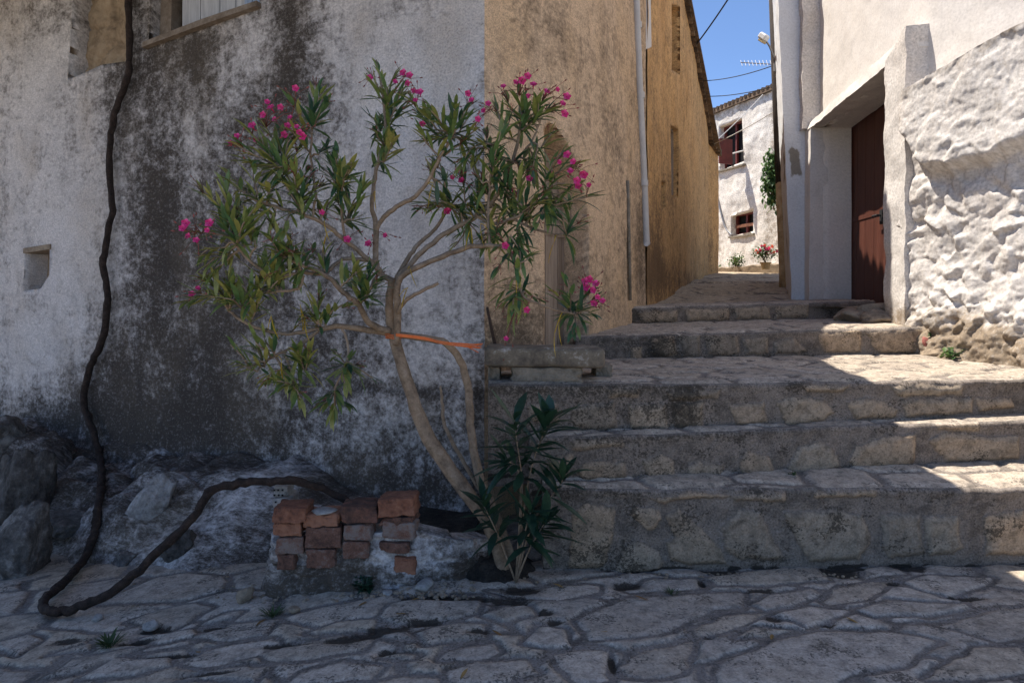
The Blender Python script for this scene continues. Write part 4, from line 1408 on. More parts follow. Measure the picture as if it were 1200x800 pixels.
# ================================================================== WHITE ANNEX behind (blue-shaded pier) and its wall
annex = thing('white_annex', 'narrow whitewashed wall end with flaking plaster between utility pole and door', 'wall', (3.6, 8.6, 1.45))
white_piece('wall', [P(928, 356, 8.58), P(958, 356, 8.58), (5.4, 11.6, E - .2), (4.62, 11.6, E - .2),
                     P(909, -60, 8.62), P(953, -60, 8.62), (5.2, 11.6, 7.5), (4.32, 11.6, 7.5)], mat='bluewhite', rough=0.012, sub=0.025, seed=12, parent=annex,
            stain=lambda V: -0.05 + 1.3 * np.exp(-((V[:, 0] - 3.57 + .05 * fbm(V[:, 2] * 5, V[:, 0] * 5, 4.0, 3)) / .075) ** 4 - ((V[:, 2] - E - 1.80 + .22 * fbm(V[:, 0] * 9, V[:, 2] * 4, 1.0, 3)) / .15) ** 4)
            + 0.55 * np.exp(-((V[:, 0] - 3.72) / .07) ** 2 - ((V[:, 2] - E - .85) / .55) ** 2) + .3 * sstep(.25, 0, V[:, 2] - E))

# ================================================================== FAR HOUSE
far = thing('far_house', 'sunlit white house closing the alley with dark red shutter', 'house', (6.2, 18, 2.2))
fw = Wall([(5.40, 20.2), (6.72, 16.9), (7.0, 16.2)], out=-1)
fw = Wall([(7.12, 15.9), (6.72, 16.9), (5.66, 19.5), (4.9, 21.4)], out=-1)
FWA = fw.poly([(844, 200), (843, 149), (869.5, 138), (872, 189)])
FWB = fw.poly([(857, 277), (857, 253), (883, 246), (883, 271)])
ft = EYE + 5.42


def far_top(u):
    return np.full_like(u, ft)


fw.sheet('wall', M['farwhite'], far, 0, fw.L, E + 0.6, far_top, 0.05, [(FWA, 0.28), (FWB, 0.25)],
         lambda U, Z: 0.05 * fbm(U * 1.3, Z * 1.3, 45, 3) + 0.02 * fbm(U * 6, Z * 6, 46, 4),
         lambda U, Z: fw.blobs(U, Z, [(908, 150, 10, 60, .35), (905, 270, 9, 30, .40), (850, 130, 40, 8, .35), (868, 235, 8, 20, .12), (840, 300, 20, 14, .2)], 0.12))


def far_window(pl, shutter):
    us_ = [p[0] for p in pl]; zs_ = [p[1] for p in pl]
    a, b, c, d = min(us_), max(us_), min(zs_), max(zs_)
    g = MB(); w = 0.07
    for (p, q, r, s) in ((a, a + w, c, d), (b - w, b, c, d), (a + w, b - w, c, c + w), (a + w, b - w, d - w, d), ((a + b) / 2 - .03, (a + b) / 2 + .03, c + w, d - w)):
        fw.prism(g, [(p, r), (q, r), (q, s), (p, s)], -.16, -.22)
    o = g.build('window', M['shutter'], far)
    h = MB()
    fw.prism(h, [(a - .05, c - .05), (b + .05, c - .05), (b + .05, d + .05), (a - .05, d + .05)], -.24, -.27)
    h.build('pane', M['dark'], o)
    s = MB()
    fw.prism(s, [(a - .06, c - .05), (b + .06, c - .05), (b + .06, c + .0), (a - .06, c + .0)], 0.06, -0.2)
    s.build('sill', M['block'], o)
    return o, (a, b, c, d)


o, (a, b, c, d) = far_window(FWA, True)
sh = MB()
p0, p1 = P(857, 193, 18.3), P(857, 164, 18.3)
q = P(842, 199, 18.15) - p0; q.z = 0
sh.prism([p0, p0 + q, p1 + q, p1], (0.02, -0.04, 0))
sh.build('shutter', M['shutter'], o)
rd = MB()
rd.tube([fw.pt(a, c + .35, 0.03), fw.pt(b, c + .38, 0.03)], 0.018, 6)
rd.build('curtain_rod', M['paleline'], o)
o, (a, b, c, d) = far_window(FWB, False)
bx = MB()
fw.prism(bx, [(a + .05, c + .22), (b - .05, c + .22), (b - .05, c + .30), (a + .05, c + .30)], -.10, -.15)
bx.build('rail', M['brick'], o)
frf = MB()
e0, e1 = Vector(fw.pt(0.0, ft, 0.08)), Vector(fw.pt(fw.L, ft, 0.08))
frf.prism([e0, e1, e1 + Vector((4, 1.6, 1.0)), e0 + Vector((4, 1.6, 1.0))], (0, 0, .10))
for u in np.arange(0.1, fw.L, 0.16):
    frf.tube([fw.pt(u, ft + .10, 0.10), fw.pt(u, ft + .2, -.5)], 0.05, 8, True, 0.05, rng.uniform(0, .4))
frf.build('roof', M['tile'], far)
fb = MB()
fb.prism([fw.pt(0.02, E + .5, -.02), fw.pt(0.02, E + .5, -4), fw.pt(fw.L, E + .5, -4), fw.pt(fw.L, E + .5, -.5), fw.pt(.3, E + .5, -.5)], (0, 0, 4.85))
fb.build('inner_wall', M['farwhite'], far)
# raised kerb bed in front of the far house
kerb = MB()
kz = E + 0.75
k0, k1 = Vector((4.4, 18.3, kz)), Vector((7.2, 15.6, kz))
kl, kr = P(826, 327, 17.3), P(924, 319, 16.0)
nseg = 24
vs = []
kbed = thing('raised_bed', 'low rendered planting bed along the foot of the far white house', 'planter', (5.9, 16.6, 2.2))
KL, KR = Vector((4.60, 17.9, 0)), Vector((6.9, 15.55, 0))
kb = []
for i in range(nseg + 1):
    t = i / nseg
    p = KL.lerp(KR, t)
    zt = E + 0.93 + 0.10 * t + .02 * math.sin(i * 2.1)
    vs += [(p.x, p.y, E + .5), (p.x + .01, p.y, zt - .02), (p.x + .04, p.y + .04, zt), (p.x + 1.3, p.y + .75, zt + .02)]
kerb.add(vs, [[i * 4 + j, (i + 1) * 4 + j, (i + 1) * 4 + j + 1, i * 4 + j + 1] for i in range(nseg) for j in range(3)])
kerb.build('kerb', M['warmstone'], kbed, smooth=False)


# ================================================================== PLANTS: leaf geometry
def leaf(mb, p, d, L, w, tint, up=None, curl=0.0, n=4):
    d = Vector(d).normalized()
    s = d.cross(Vector((0, 0, 1)) if up is None else up)
    if s.length < .1:
        s = d.orthogonal()
    s.normalize()
    nrm = s.cross(d)
    prof = [0.2, 0.75, 1.0, 0.8, 0.05] if n == 4 else [0.3, 1.0, 0.05]
    v, f = [], []
    for i, q in enumerate(prof):
        t = i / (len(prof) - 1)
        c = Vector(p) + d * (L * t) - nrm * (curl * L * t * t) + s * (math.sin(tint * 91.0) * .10 * L * t * t)
        hw = w * 0.5 * q
        v += [c - s * hw + nrm * hw * 0.35, c, c + s * hw + nrm * hw * 0.35]
    for i in range(len(prof) - 1):
        f += [[i * 3, i * 3 + 1, i * 3 + 4, i * 3 + 3], [i * 3 + 1, i * 3 + 2, i * 3 + 5, i * 3 + 4]]
    mb.add(v, f, tint)


def whorls(mb, path, L, w, tint, spread=(0.5, 0.95), step=0.022, per=3, taper=True, droop=0.15, keep=0.9):
    """oleander shoot: whorls of lance leaves along a short path, closing toward its tip"""
    path = [Vector(p) for p in path]
    tot = sum((path[i + 1] - path[i]).length for i in range(len(path) - 1))
    s, ang = 0.0, rng.uniform(0, 6)
    k = max(2, int(tot / step))
    for i in range(k + 1):
        t = i / k
        x = t * (len(path) - 1)
        j = min(int(x), len(path) - 2)
        p = path[j].lerp(path[j + 1], x - j)
        d = (path[j + 1] - path[j]).normalized()
        a = d.orthogonal().normalized(); b = d.cross(a)
        ang += 1.05
        for q in range(per):
            if rng.random() > keep:
                continue
            an = ang + 2 * math.pi * q / per + rng.uniform(-.35, .35)
            sp = spread[1] + (spread[0] - spread[1]) * t + rng.uniform(-.15, .15)
            r = a * math.cos(an) + b * math.sin(an)
            dd = d * math.cos(sp) + r * math.sin(sp) + Vector((0, 0, -droop * (1 - t) + .05))
            l = L * rng.uniform(.6, 1.25) * (0.75 if t > .9 else 1)
            leaf(mb, p, dd, l, w * rng.uniform(.8, 1.15), min(1, max(0, tint + rng.uniform(-.38, .38) + .10 * t)), r.cross(dd).cross(dd) * -1 if False else None, rng.uniform(-.12, .38))


# ================================================================== OLEANDER
root = P(590, 668, 3.62)
root.z = float(gz(root.x, root.y)) + 0.0
ole = thing('oleander', 'tall leggy oleander with pink flowers growing at the wall corner', 'tree', root)


def q(lst):
    """(x, y, depth, radius px)"""
    pts = [P(x, y, d) for x, y, d, r in lst]
    rad = [r * (.85 if r > 6 else .82) / F * d for x, y, d, r in lst]
    return pts, rad


BR = {}
BR['trunk'] = [(592, 690, 3.66, 9.5), (588, 660, 3.66, 9), (572, 612, 3.68, 9.5), (547, 577, 3.70, 10), (502, 512, 3.72, 10), (480, 455, 3.72, 8.5), (464, 402, 3.72, 8), (457, 372, 3.72, 6), (457, 345, 3.71, 5.5), (460, 326, 3.70, 5)]
BR['stem2'] = [(604, 690, 3.72, 6.5), (598, 650, 3.76, 6), (580, 602, 3.82, 7), (562, 560, 3.86, 6.5), (552, 505, 3.88, 6), (550, 470, 3.88, 5.5), (547, 445, 3.87, 5.5), (538, 420, 3.84, 5.2), (522, 402, 3.80, 5), (498, 396, 3.77, 5), (468, 392, 3.74, 4.8), (440, 388, 3.70, 4.5), (400, 382, 3.62, 4), (370, 386, 3.55, 3.2), (330, 391, 3.50, 2.6), (292, 380, 3.47, 2.2), (268, 364, 3.45, 1.8)]
BR['thin'] = [(578, 596, 3.84, 3.2), (545, 545, 3.9, 3), (522, 500, 3.92, 2.6), (518, 470, 3.92, 2.2), (516, 452, 3.92, 1.4)]
BR['twin'] = [(464, 404, 3.70, 5), (466, 375, 3.68, 5.2), (465, 345, 3.67, 5), (468, 328, 3.66, 4.8), (482, 316, 3.64, 4.4), (520, 300, 3.60, 4), (548, 290, 3.57, 3.7), (575, 288, 3.54, 3.4), (596, 292, 3.52, 3), (606, 318, 3.48, 2.4), (612, 345, 3.46, 2), (630, 356, 3.46, 1.8), (655, 364, 3.48, 1.6), (676, 368, 3.5, 1.4)]
BR['r2'] = [(466, 326, 3.68, 4), (490, 300, 3.70, 4), (520, 275, 3.74, 3.8), (556, 255, 3.76, 3.6), (580, 232, 3.76, 3.3), (598, 195, 3.74, 2.8), (608, 160, 3.72, 2.2), (612, 132, 3.70, 1.6)]
BR['r3'] = [(464, 328, 3.7, 3.8), (478, 302, 3.74, 3.4), (492, 285, 3.78, 3), (510, 268, 3.80, 2.6), (525, 245, 3.80, 2)]
BR['u1'] = [(460, 330, 3.70, 4.5), (444, 318, 3.72, 4.6), (440, 300, 3.74, 4.4), (441, 266, 3.76, 4), (436, 240, 3.78, 3.2), (441, 200, 3.8, 2.8), (451, 160, 3.8, 2.4), (450, 125, 3.8, 1.8), (446, 95, 3.8, 1.3)]
BR['u2'] = [(441, 268, 3.76, 3.6), (450, 255, 3.74, 3.4), (468, 240, 3.7, 3.3), (487, 230, 3.66, 3.1), (504, 208, 3.62, 2.7), (515, 185, 3.6, 2.3), (530, 160, 3.58, 1.8)]
BR['l1'] = [(457, 388, 3.70, 5), (434, 379, 3.64, 4.6), (421, 358, 3.58, 4.2), (402, 342, 3.54, 3.8), (382, 323, 3.5, 3.4), (352, 310, 3.46, 2.8), (330, 300, 3.44, 2.0)]
BR['l2'] = [(446, 318, 3.70, 3.6), (427, 300, 3.66, 3.4), (405, 282, 3.6, 3.2), (380, 262, 3.54, 3), (350, 250, 3.5, 2.6), (305, 237, 3.44, 2), (286, 226, 3.42, 1.5)]
BR['l3'] = [(440, 307, 3.7, 3), (424, 304, 3.66, 3), (402, 304, 3.6, 2.8), (380, 320, 3.54, 2.7), (355, 320, 3.5, 2.4), (316, 322, 3.44, 2.2), (286, 298, 3.4, 2), (268, 276, 3.38, 1.6)]
BR['l4'] = [(356, 322, 3.50, 2.2), (350, 338, 3.48, 2.2), (330, 341, 3.45, 2), (302, 345, 3.42, 1.8), (286, 360, 3.4, 1.5)]
BR['l5'] = [(372, 388, 3.54, 2.6), (350, 404, 3.52, 2.4), (322, 416, 3.48, 2), (308, 428, 3.46, 1.6)]
BR['l6'] = [(400, 384, 3.62, 2), (408, 405, 3.6, 1.7), (405, 428, 3.58, 1.4), (392, 455, 3.56, 1.2)]
BR['l7'] = [(350, 250, 3.5, 2.2), (346, 225, 3.5, 2), (332, 198, 3.48, 1.7)]
BR['l8'] = [(366, 257, 3.52, 2), (370, 225, 3.54, 1.9), (364, 185, 3.56, 1.7), (366, 152, 3.56, 1.4)]
BR['l9'] = [(404, 282, 3.6, 2), (400, 245, 3.58, 1.8), (396, 215, 3.56, 1.5)]
BR['r4'] = [(560, 253, 3.76, 2.6), (578, 262, 3.7, 2.4), (610, 252, 3.62, 2.2), (636, 232, 3.58, 1.8), (650, 212, 3.56, 1.5)]
BR['r5'] = [(600, 256, 3.65, 2), (630, 270, 3.6, 1.8), (662, 276, 3.58, 1.4)]
BR['r6'] = [(574, 288, 3.54, 2.2), (572, 255, 3.58, 2), (574, 215, 3.62, 1.7), (578, 170, 3.64, 1.4)]
BR['r7'] = [(600, 192, 3.74, 1.8), (622, 168, 3.7, 1.6), (634, 140, 3.68, 1.2)]
BR['stub'] = [(466, 366, 3.66, 2.8), (478, 350, 3.62, 2.8), (500, 338, 3.56, 2.6), (514, 332, 3.52, 2.2)]
nodes = []
for nm, lst in BR.items():
    pts, rad = q(lst)
    pts, rad = smooth_path(pts, rad, 5)
    pts = [p + Vector((rng.uniform(-1, 1), rng.uniform(-1, 1), rng.uniform(-1, 1))) * 0.003 for p in pts]
    mb = MB().tube(pts, rad, 10 if nm in ('trunk', 'stem2') else 8, True, 0.07, rng.uniform(.3, .7))
    part = 'trunk' if nm == 'trunk' else 'branch'
    o = mb.build(part, M['bark'], ole, smooth=True)
    if nm not in ('trunk', 'thin', 'stub', 'stem2'):
        nodes += pts
    elif nm == 'stem2':
        nodes += pts[55:]

CL = [(325, 195, 270, 166), (325, 195, 285, 145), (330, 190, 305, 137), (332, 190, 328, 150), (358, 155, 340, 115), (366, 150, 374, 92), (368, 148, 386, 115),
      (328, 196, 288, 190), (335, 205, 352, 170), (352, 238, 343, 195), (352, 238, 366, 200), (395, 214, 380, 170), (398, 215, 394, 172), (396, 220, 374, 194), (400, 225, 412, 190),
      (305, 237, 282, 219), (330, 243, 310, 219), (340, 250, 330, 272), (276, 266, 226, 214), (272, 262, 240, 224), (275, 262, 262, 215), (278, 270, 278, 238),
      (270, 277, 224, 272), (285, 277, 302, 242), (264, 290, 234, 300), (266, 300, 240, 312), (300, 290, 287, 255), (330, 298, 320, 262), (340, 285, 346, 300),
      (257, 350, 228, 342), (262, 346, 236, 325), (272, 346, 266, 318), (282, 360, 254, 348), (290, 352, 291, 324), (302, 345, 328, 333), (305, 330, 312, 306), (340, 322, 331, 298), (346, 322, 352, 298),
      (292, 430, 270, 404), (302, 435, 280, 426), (310, 430, 297, 404), (330, 432, 310, 448), (355, 432, 345, 405), (358, 436, 363, 408), (345, 452, 325, 446), (342, 450, 352, 467),
      (404, 426, 390, 410), (404, 428, 420, 428), (403, 430, 405, 455), (392, 460, 378, 474), (392, 462, 408, 474), (392, 455, 392, 482),
      (373, 376, 374, 344), (372, 372, 360, 360), (428, 347, 414, 310), (428, 347, 433, 314), (429, 346, 447, 326), (426, 347, 408, 335),
      (410, 258, 404, 215), (414, 257, 427, 217), (408, 260, 393, 232), (452, 130, 441, 70), (455, 122, 447, 92), (455, 146, 471, 104), (455, 150, 482, 118), (452, 168, 438, 138), (450, 190, 462, 160),
      (507, 155, 480, 114), (512, 152, 495, 128), (530, 156, 534, 118), (531, 156, 552, 121), (525, 162, 500, 166), (541, 166, 561, 150), (522, 220, 510, 190), (545, 240, 540, 200),
      (532, 237, 514, 226), (537, 246, 574, 218), (522, 242, 496, 246), (535, 240, 548, 262), (612, 150, 590, 110), (615, 146, 606, 100), (618, 142, 641, 110), (624, 146, 631, 116), (592, 162, 580, 121),
      (580, 200, 568, 150), (602, 192, 580, 182), (620, 192, 650, 152), (640, 212, 661, 176), (650, 204, 676, 194), (642, 222, 666, 216), (650, 232, 682, 214), (602, 232, 580, 200), (606, 236, 611, 192),
      (616, 242, 641, 226), (602, 252, 575, 240), (620, 257, 652, 240), (592, 262, 570, 290), (610, 262, 626, 240), (598, 276, 616, 300), (600, 290, 582, 318), (605, 310, 622, 300), (606, 322, 588, 345),
      (610, 335, 600, 365), (612, 345, 636, 352), (608, 340, 585, 362), (664, 274, 669, 236), (664, 276, 650, 252), (662, 276, 682, 258), (668, 366, 664, 326), (674, 367, 690, 344), (676, 368, 694, 366), (672, 368, 672, 392), (668, 366, 650, 342),
      (560, 250, 560, 215), (548, 262, 532, 290), (575, 235, 560, 205), (588, 215, 602, 250), (640, 240, 628, 268), (566, 215, 552, 190), (630, 170, 622, 205), (560, 170, 545, 185), (590, 240, 596, 205), (574, 262, 560, 232)]
extra = []
for (x0, y0, x1, y1) in CL:
    if rng.random() < .45:
        extra.append((x0 + rng.uniform(-9, 9), y0 + rng.uniform(-6, 12), x1 + rng.uniform(-20, 20), y1 + rng.uniform(-4, 20)))
for nm, cnt in (('l1', 8), ('l2', 12), ('l3', 10), ('l4', 9), ('l5', 6), ('stem2', 7), ('u1', 10), ('u2', 7), ('r2', 6), ('l7', 4), ('l8', 4), ('l9', 5), ('r4', 4), ('twin', 4)):
    lst_ = BR[nm]
    for _ in range((cnt + 1) // 2):
        k = rng.randrange(max(1, len(lst_) // 2), len(lst_))
        x, y = lst_[k][0] + rng.uniform(-6, 6), lst_[k][1] + rng.uniform(-6, 6)
        if y > 440 or (430 < x < 480 and y > 330):
            continue
        an_ = rng.uniform(-2.6, -.5)
        ln = rng.uniform(22, 42)
        extra.append((x + math.cos(an_) * 8, y + math.sin(an_) * 8, x + math.cos(an_) * ln, y + math.sin(an_) * ln))
NCL = len(CL)
CL = CL + extra
fol = MB()
tw = MB()
stk = MB()
tips = []
for (x0, y0, x1, y1) in CL:
    # nearest branch node in the picture plane gives this shoot its depth
    best = min(nodes, key=lambda p: (600 + F * p.x / p.y - x0) ** 2 + (358 - F * (p.z - EYE) / p.y - y0) ** 2)
    d = best.y + rng.uniform(-.05, .05)
    dt = d + rng.uniform(-.20, .16)
    a, b = P(x0, y0, d), P(x1, y1, dt)
    mid = a.lerp(b, .5) + Vector((rng.uniform(-.015, .015), rng.uniform(-.02, .02), rng.uniform(-.005, .02)))
    tw.tube([best, best.lerp(a, .5) + Vector((0, 0, .01)), a, mid, b], [.0065, .006, .005, .004, .0025], 6)
    left = x0 < 345
    ext = a.lerp(best, 0.6)
    # the leaf blades reach past the shoot, so stop the stem short of the leaf tips
    e = a.lerp(b, 0.74)
    whorls(fol, [ext, a, mid.lerp(a, .4), e], 0.138, 0.0245, rng.uniform(.5, 1.0) if left else rng.uniform(.2, .75), spread=(.2, .85), step=0.042, keep=0.8, droop=.05)
    tips.append((e, b))
fol.build('foliage', M['leaf'], ole, smooth=True)
tw.build('twigs', M['bark'], ole, smooth=True)
yl = [(380, 268), (384, 280), (318, 378), (357, 382), (352, 365), (330, 430), (547, 245), (508, 222), (480, 320), (478, 345), (552, 275), (563, 270), (506, 240), (650, 290), (655, 385), (606, 330), (440, 232), (650, 398)]
for (x, y) in yl:
    m = MB()
    best = min(nodes, key=lambda p: (600 + F * p.x / p.y - x) ** 2 + (358 - F * (p.z - EYE) / p.y - y) ** 2)
    p = P(x, y - 8, best.y - .03)
    leaf(m, p, (rng.uniform(-.4, .4), rng.uniform(-.3, .1), -1), .125, .022, rng.random(), Vector((0, -1, .2)).cross(Vector((0, 0, 1))), .1)
    m.tube([best, p.lerp(best, .4) + Vector((0, 0, .01)), p], .002, 5, tint=.5)
    m.build('yellow_leaf', M['yellowleaf'], ole, smooth=True)

# flowers: one blossom mesh, copied
fm = MB()
for k in range(5):
    an = 2 * math.pi * k / 5
    dv = Vector((math.cos(an), math.sin(an), .28))
    leaf(fm, (0, 0, 0), dv, .027, .024, .25 + .5 * (k % 2), Vector((0, 0, 1)), -.1)
fm.tube([(0, 0, -.03), (0, 0, .002)], [.002, .005], 6, tint=.1)
fm.v = [tuple(Vector(v) + root) for v in fm.v]
proto = fm.build('flower', M['petal'], ole, smooth=True, origin=root)
FL = [(346, 104), (318, 127), (329, 126), (309, 135), (337, 148), (348, 149), (351, 156), (271, 168), (278, 160), (214, 268), (221, 277), (243, 270), (225, 345), (473, 86), (480, 89), (485, 108), (492, 109), (548, 110),
      (567, 130), (495, 146), (541, 212), (530, 208), (525, 248), (604, 97), (618, 90), (619, 113), (653, 105), (664, 114), (661, 134), (598, 210), (690, 217), (668, 201), (665, 182), (592, 288), (690, 327), (694, 340), (706, 353), (687, 337), (593, 397), (617, 363),
      (377, 249), (407, 281), (452, 276), (432, 286), (678, 219), (603, 228), (433, 92), (620, 210), (296, 148), (313, 120), (322, 140), (340, 138), (300, 165), (355, 160), (333, 158), (463, 96), (478, 98), (487, 118), (553, 118), (560, 140), (572, 122), (590, 102), (611, 95), (625, 100), (640, 108), (659, 122), (630, 118), (684, 205), (676, 212), (672, 190), (698, 333), (700, 348), (686, 330), (696, 356), (230, 282), (218, 262), (246, 262), (232, 338), (536, 200), (600, 222), (655, 190)]
for i, (x, y) in enumerate(FL):
    sc_ = MB()
    best = min([t[0] for t in tips] + nodes, key=lambda p: (600 + F * p.x / p.y - x) ** 2 + (358 - F * (p.z - EYE) / p.y - y) ** 2)
    p = P(x, y, best.y - rng.uniform(.02, .08))
    f_ = proto if i == 0 else proto.copy()
    if i:
        C.objects.link(f_)
        f_.parent = ole
    nv = Vector((rng.uniform(-.5, .5), -1, rng.uniform(-.1, .8))).normalized()
    f_.rotation_euler = nv.to_track_quat('Z', 'Y').to_euler()
    f_.location = p - root
    s = rng.uniform(.55, 1.0)
    f_.scale = (s, s, s)
    sc_.tube([best, best.lerp(p, .5) + Vector((0, .01, .015)), p - nv * .025], [.003, .0022, .0016], 5, tint=.6)
    # buds and spent stalks round each blossom
    for _ in range(3):
        e = p + Vector((rng.uniform(-.07, .07), rng.uniform(-.04, .05), rng.uniform(-.06, .06)))
        st = best.lerp(p, rng.uniform(.3, .8))
        sc_.tube([st, st.lerp(e, .55) + Vector((0, 0, .008)), e], [.0018, .0015, .0012], 4, tint=rng.random())
        dd = (e - st).normalized()
        sc_.tube([e, e + dd * .008, e + dd * .018], [.0015, .0045, .001], 5, tint=rng.uniform(.5, 1))
    sc_.build('flower_stalk', M['bud'], ole, smooth=True)
for (e, b) in tips:
    if rng.random() < .30:
        sc_ = MB()
        for _ in range(5):
            t = e.lerp(b, rng.uniform(.6, 1.0)) + Vector((rng.uniform(-.035, .035), rng.uniform(-.035, .035), rng.uniform(-.02, .03)))
            sc_.tube([e, e.lerp(t, .5) + Vector((0, 0, .01)), t], [.002, .0016, .0012], 4, tint=rng.random())
            sc_.tube([t, t + (t - e).normalized() * .012], [.0035, .001], 5, tint=rng.uniform(.2, 1))
        sc_.build('flower_stalk', M['bud'], ole, smooth=True)

# orange twine tied round the trunk and pulled to the right
ot = MB()
for k in range(6):
    j = [rng.uniform(-2.5, 2.5) for _ in range(4)]
    ot.tube(smooth_path([P(464, 391 + k * .5, 3.67), P(497, 395 + k * .6 + j[0], 3.70), P(520, 399 + k * .8 + j[1], 3.74), P(545, 402 + k * 1.1 + j[2], 3.78), P(566 - rng.uniform(0, 9), 404 + k * 1.4 + j[3], 3.80)], sub=4), 0.0028, 5, tint=rng.random())
for k in range(3):
    c = P(461, 392 + k * 2, 3.72)
    ot.tube([c + Vector((math.cos(t) * .043, math.sin(t) * .043, .004 * math.sin(t * 2))) for t in np.linspace(0, 2 * math.pi, 17)], .0025, 5)
two = ot.build('twine', M['orange'], None, smooth=True, origin=P(461, 396, 3.72))
tag(two, 'frayed orange twine knotted round the oleander trunk and trailing to the right', 'twine')


# young shoots at the foot
def shoot_plant(name, label, base, stems, mat, L, w, step, group=None, cat='plant'):
    t = thing(name, label, cat, base, group)
    sm, lm = MB(), MB()
    for st in stems:
        pts = smooth_path([Vector(p) for p in st], sub=3)
        sm.tube(pts, [0.006 - .004 * i / len(pts) for i in range(len(pts))], 6)
        whorls(lm, pts[-6:] if len(pts) > 8 else pts[len(pts) // 2:], L, w, .4, (0.6, 1.45), step, 3, droop=.25, keep=.9)
    sm.build('stem', M['bark'], t, smooth=True)
    lm.build('foliage', mat, t, smooth=True)
    return t


b0 = Vector((0.02, 3.58, 0.0))
shoot_plant('oleander_shoot', 'dark green young oleander shoots at the left end of the lowest step', b0,
            [[b0, P(612, 575, 3.55), P(606, 520, 3.52), P(603, 492, 3.5)], [b0, P(618, 570, 3.56), P(632, 520, 3.58), P(645, 492, 3.58)],
             [b0, P(612, 640, 3.52), P(618, 612, 3.46), P(622, 600, 3.42)], [b0, P(622, 640, 3.5), P(640, 610, 3.46)],
             [b0, P(585, 630, 3.56), P(566, 590, 3.5)], [b0, P(625, 610, 3.55), P(655, 570, 3.55), P(660, 558, 3.55)], [b0, P(610, 560, 3.54), P(592, 540, 3.5)]], M['darkleaf'], 0.195, 0.046, 0.028)

sg = np.linspace(0, 1, 40)
SX, SY = np.meshgrid(-0.42 + sg * 0.62, 3.50 + sg * .62, indexing='ij')
rr_ = np.hypot((SX + .10) / .30, (SY - 3.78) / .27)
SZ = gz(SX, SY) - .03 + 0.11 * sstep(1.05, .3, rr_) + 0.025 * fbm(SX * 9, SY * 9, 1.0, 4)
tag(obj('soil', np.stack([SX, SY, SZ], -1).reshape(-1, 3), grid_faces(40, 40), M['soil']), 'soil mound round the oleander stems, coloured dark in place of deep shade', kind='structure')  # added mound; its dark colour stands in for the deep shade here
# ================================================================== DRY VINE STEM
vn = [(151, -60, 0, 5), (150, 0, 0, 5), (152, 40, 0, 5), (150, 88, 0, 4.6), (138, 120, 0, 4.8), (131, 150, 0, 4.8), (128, 200, 0, 4.5), (132, 240, 0, 4.5), (127, 270, 0, 4.5), (121, 310, 0, 4.8), (126, 350, 0, 5), (120, 398, 0, 5), (106, 428, 0, 5), (98, 468, 0, 5)]
vpts, vrad = [], []
for (x, y, d, r) in vn:
    u, z, Y = front.uz(x, y)
    vpts.append(P(x, y, Y - .09)); vrad.append(r / F * Y)
FD = np.array([-2.4, 1.0]) / 2.6
FN = np.array([-1.0, -2.4]) / 2.6


def surf_z(X, Y):
    z = float(gz(X, Y))
    u = (X - CX) * FD[0] + (Y - CY) * FD[1]
    off = (X - CX) * FN[0] + (Y - CY) * FN[1]
    if off < 0.03 + 0.10 * float(sstep(0.7, 0.0, z + .3)) ** 2:
        return 9.0
    i = int(np.clip(round((u - .55) / (8.5 - .55) * (na - 1)), 0, na - 1))
    rch = float(reach[i, 0])
    vv_ = (off + .05) / (rch + .05)
    if 0 <= vv_ <= 1 and u > .5:
        z = float(PA[i, int(round(vv_ * (nb2 - 1))), 2])
    return z


def lay(x, y, clear):
    d = 2.8
    while d < 7:
        p = P(x, y, d)
        if p.z < surf_z(p.x, p.y) + clear:
            return d
        d += .01
    return 6.0


for (x, y, d, r) in [(110, 508, 0, 5), (117, 535, 0, 5.2), (119, 550, 0, 5.4), (119, 562, 0, 5.5), (118, 574, 0, 5.6), (116, 588, 0, 5.8), (113, 608, 0, 6), (110, 628, 0, 6.2), (98, 655, 0, 6.4), (74, 682, 0, 6.6), (55, 698, 0, 6.6), (51, 709, 0, 6.8), (60, 716, 0, 7), (85, 713, 0, 7), (130, 694, 3.52, 7), (180, 652, 3.58, 7), (226, 606, 3.66, 6.6), (244, 578, 3.7, 6.6), (268, 568, 3.7, 6.4), (310, 564, 3.68, 6.2), (350, 564, 3.68, 6), (382, 574, 3.72, 5.6), (414, 590, 3.76, 5), (430, 604, 3.8, 4)]:
    if d == 0:
        d = lay(x, y, .05)
    vpts.append(P(x, y, d)); vrad.append(r / F * d)
vp2, vr2 = smooth_path(vpts, vrad, 6)
vp2 = [p + Vector((rng.uniform(-1, 1), rng.uniform(-1, 1), rng.uniform(-1, 1))) * .006 for p in vp2]
vine = MB().tube(vp2, [r * .74 * (1 + .22 * float(perlin(np.array(i * .23), np.array(1.0)))) * rng.uniform(.93, 1.08) for i, r in enumerate(vr2)], 14, True, .13).tube([p + Vector((math.cos(i * .33), math.sin(i * .33) * .6, math.sin(i * .33))) * vr2[i] * .50 for i, p in enumerate(vp2)], [r * .28 for r in vr2], 7, True, .2).build('vine_stem', M['vine'], None, smooth=True, origin=P(52, 716, 3.52))
tag(vine, 'thick dry vine stem hanging down the grey wall and looping over the street', 'vine')

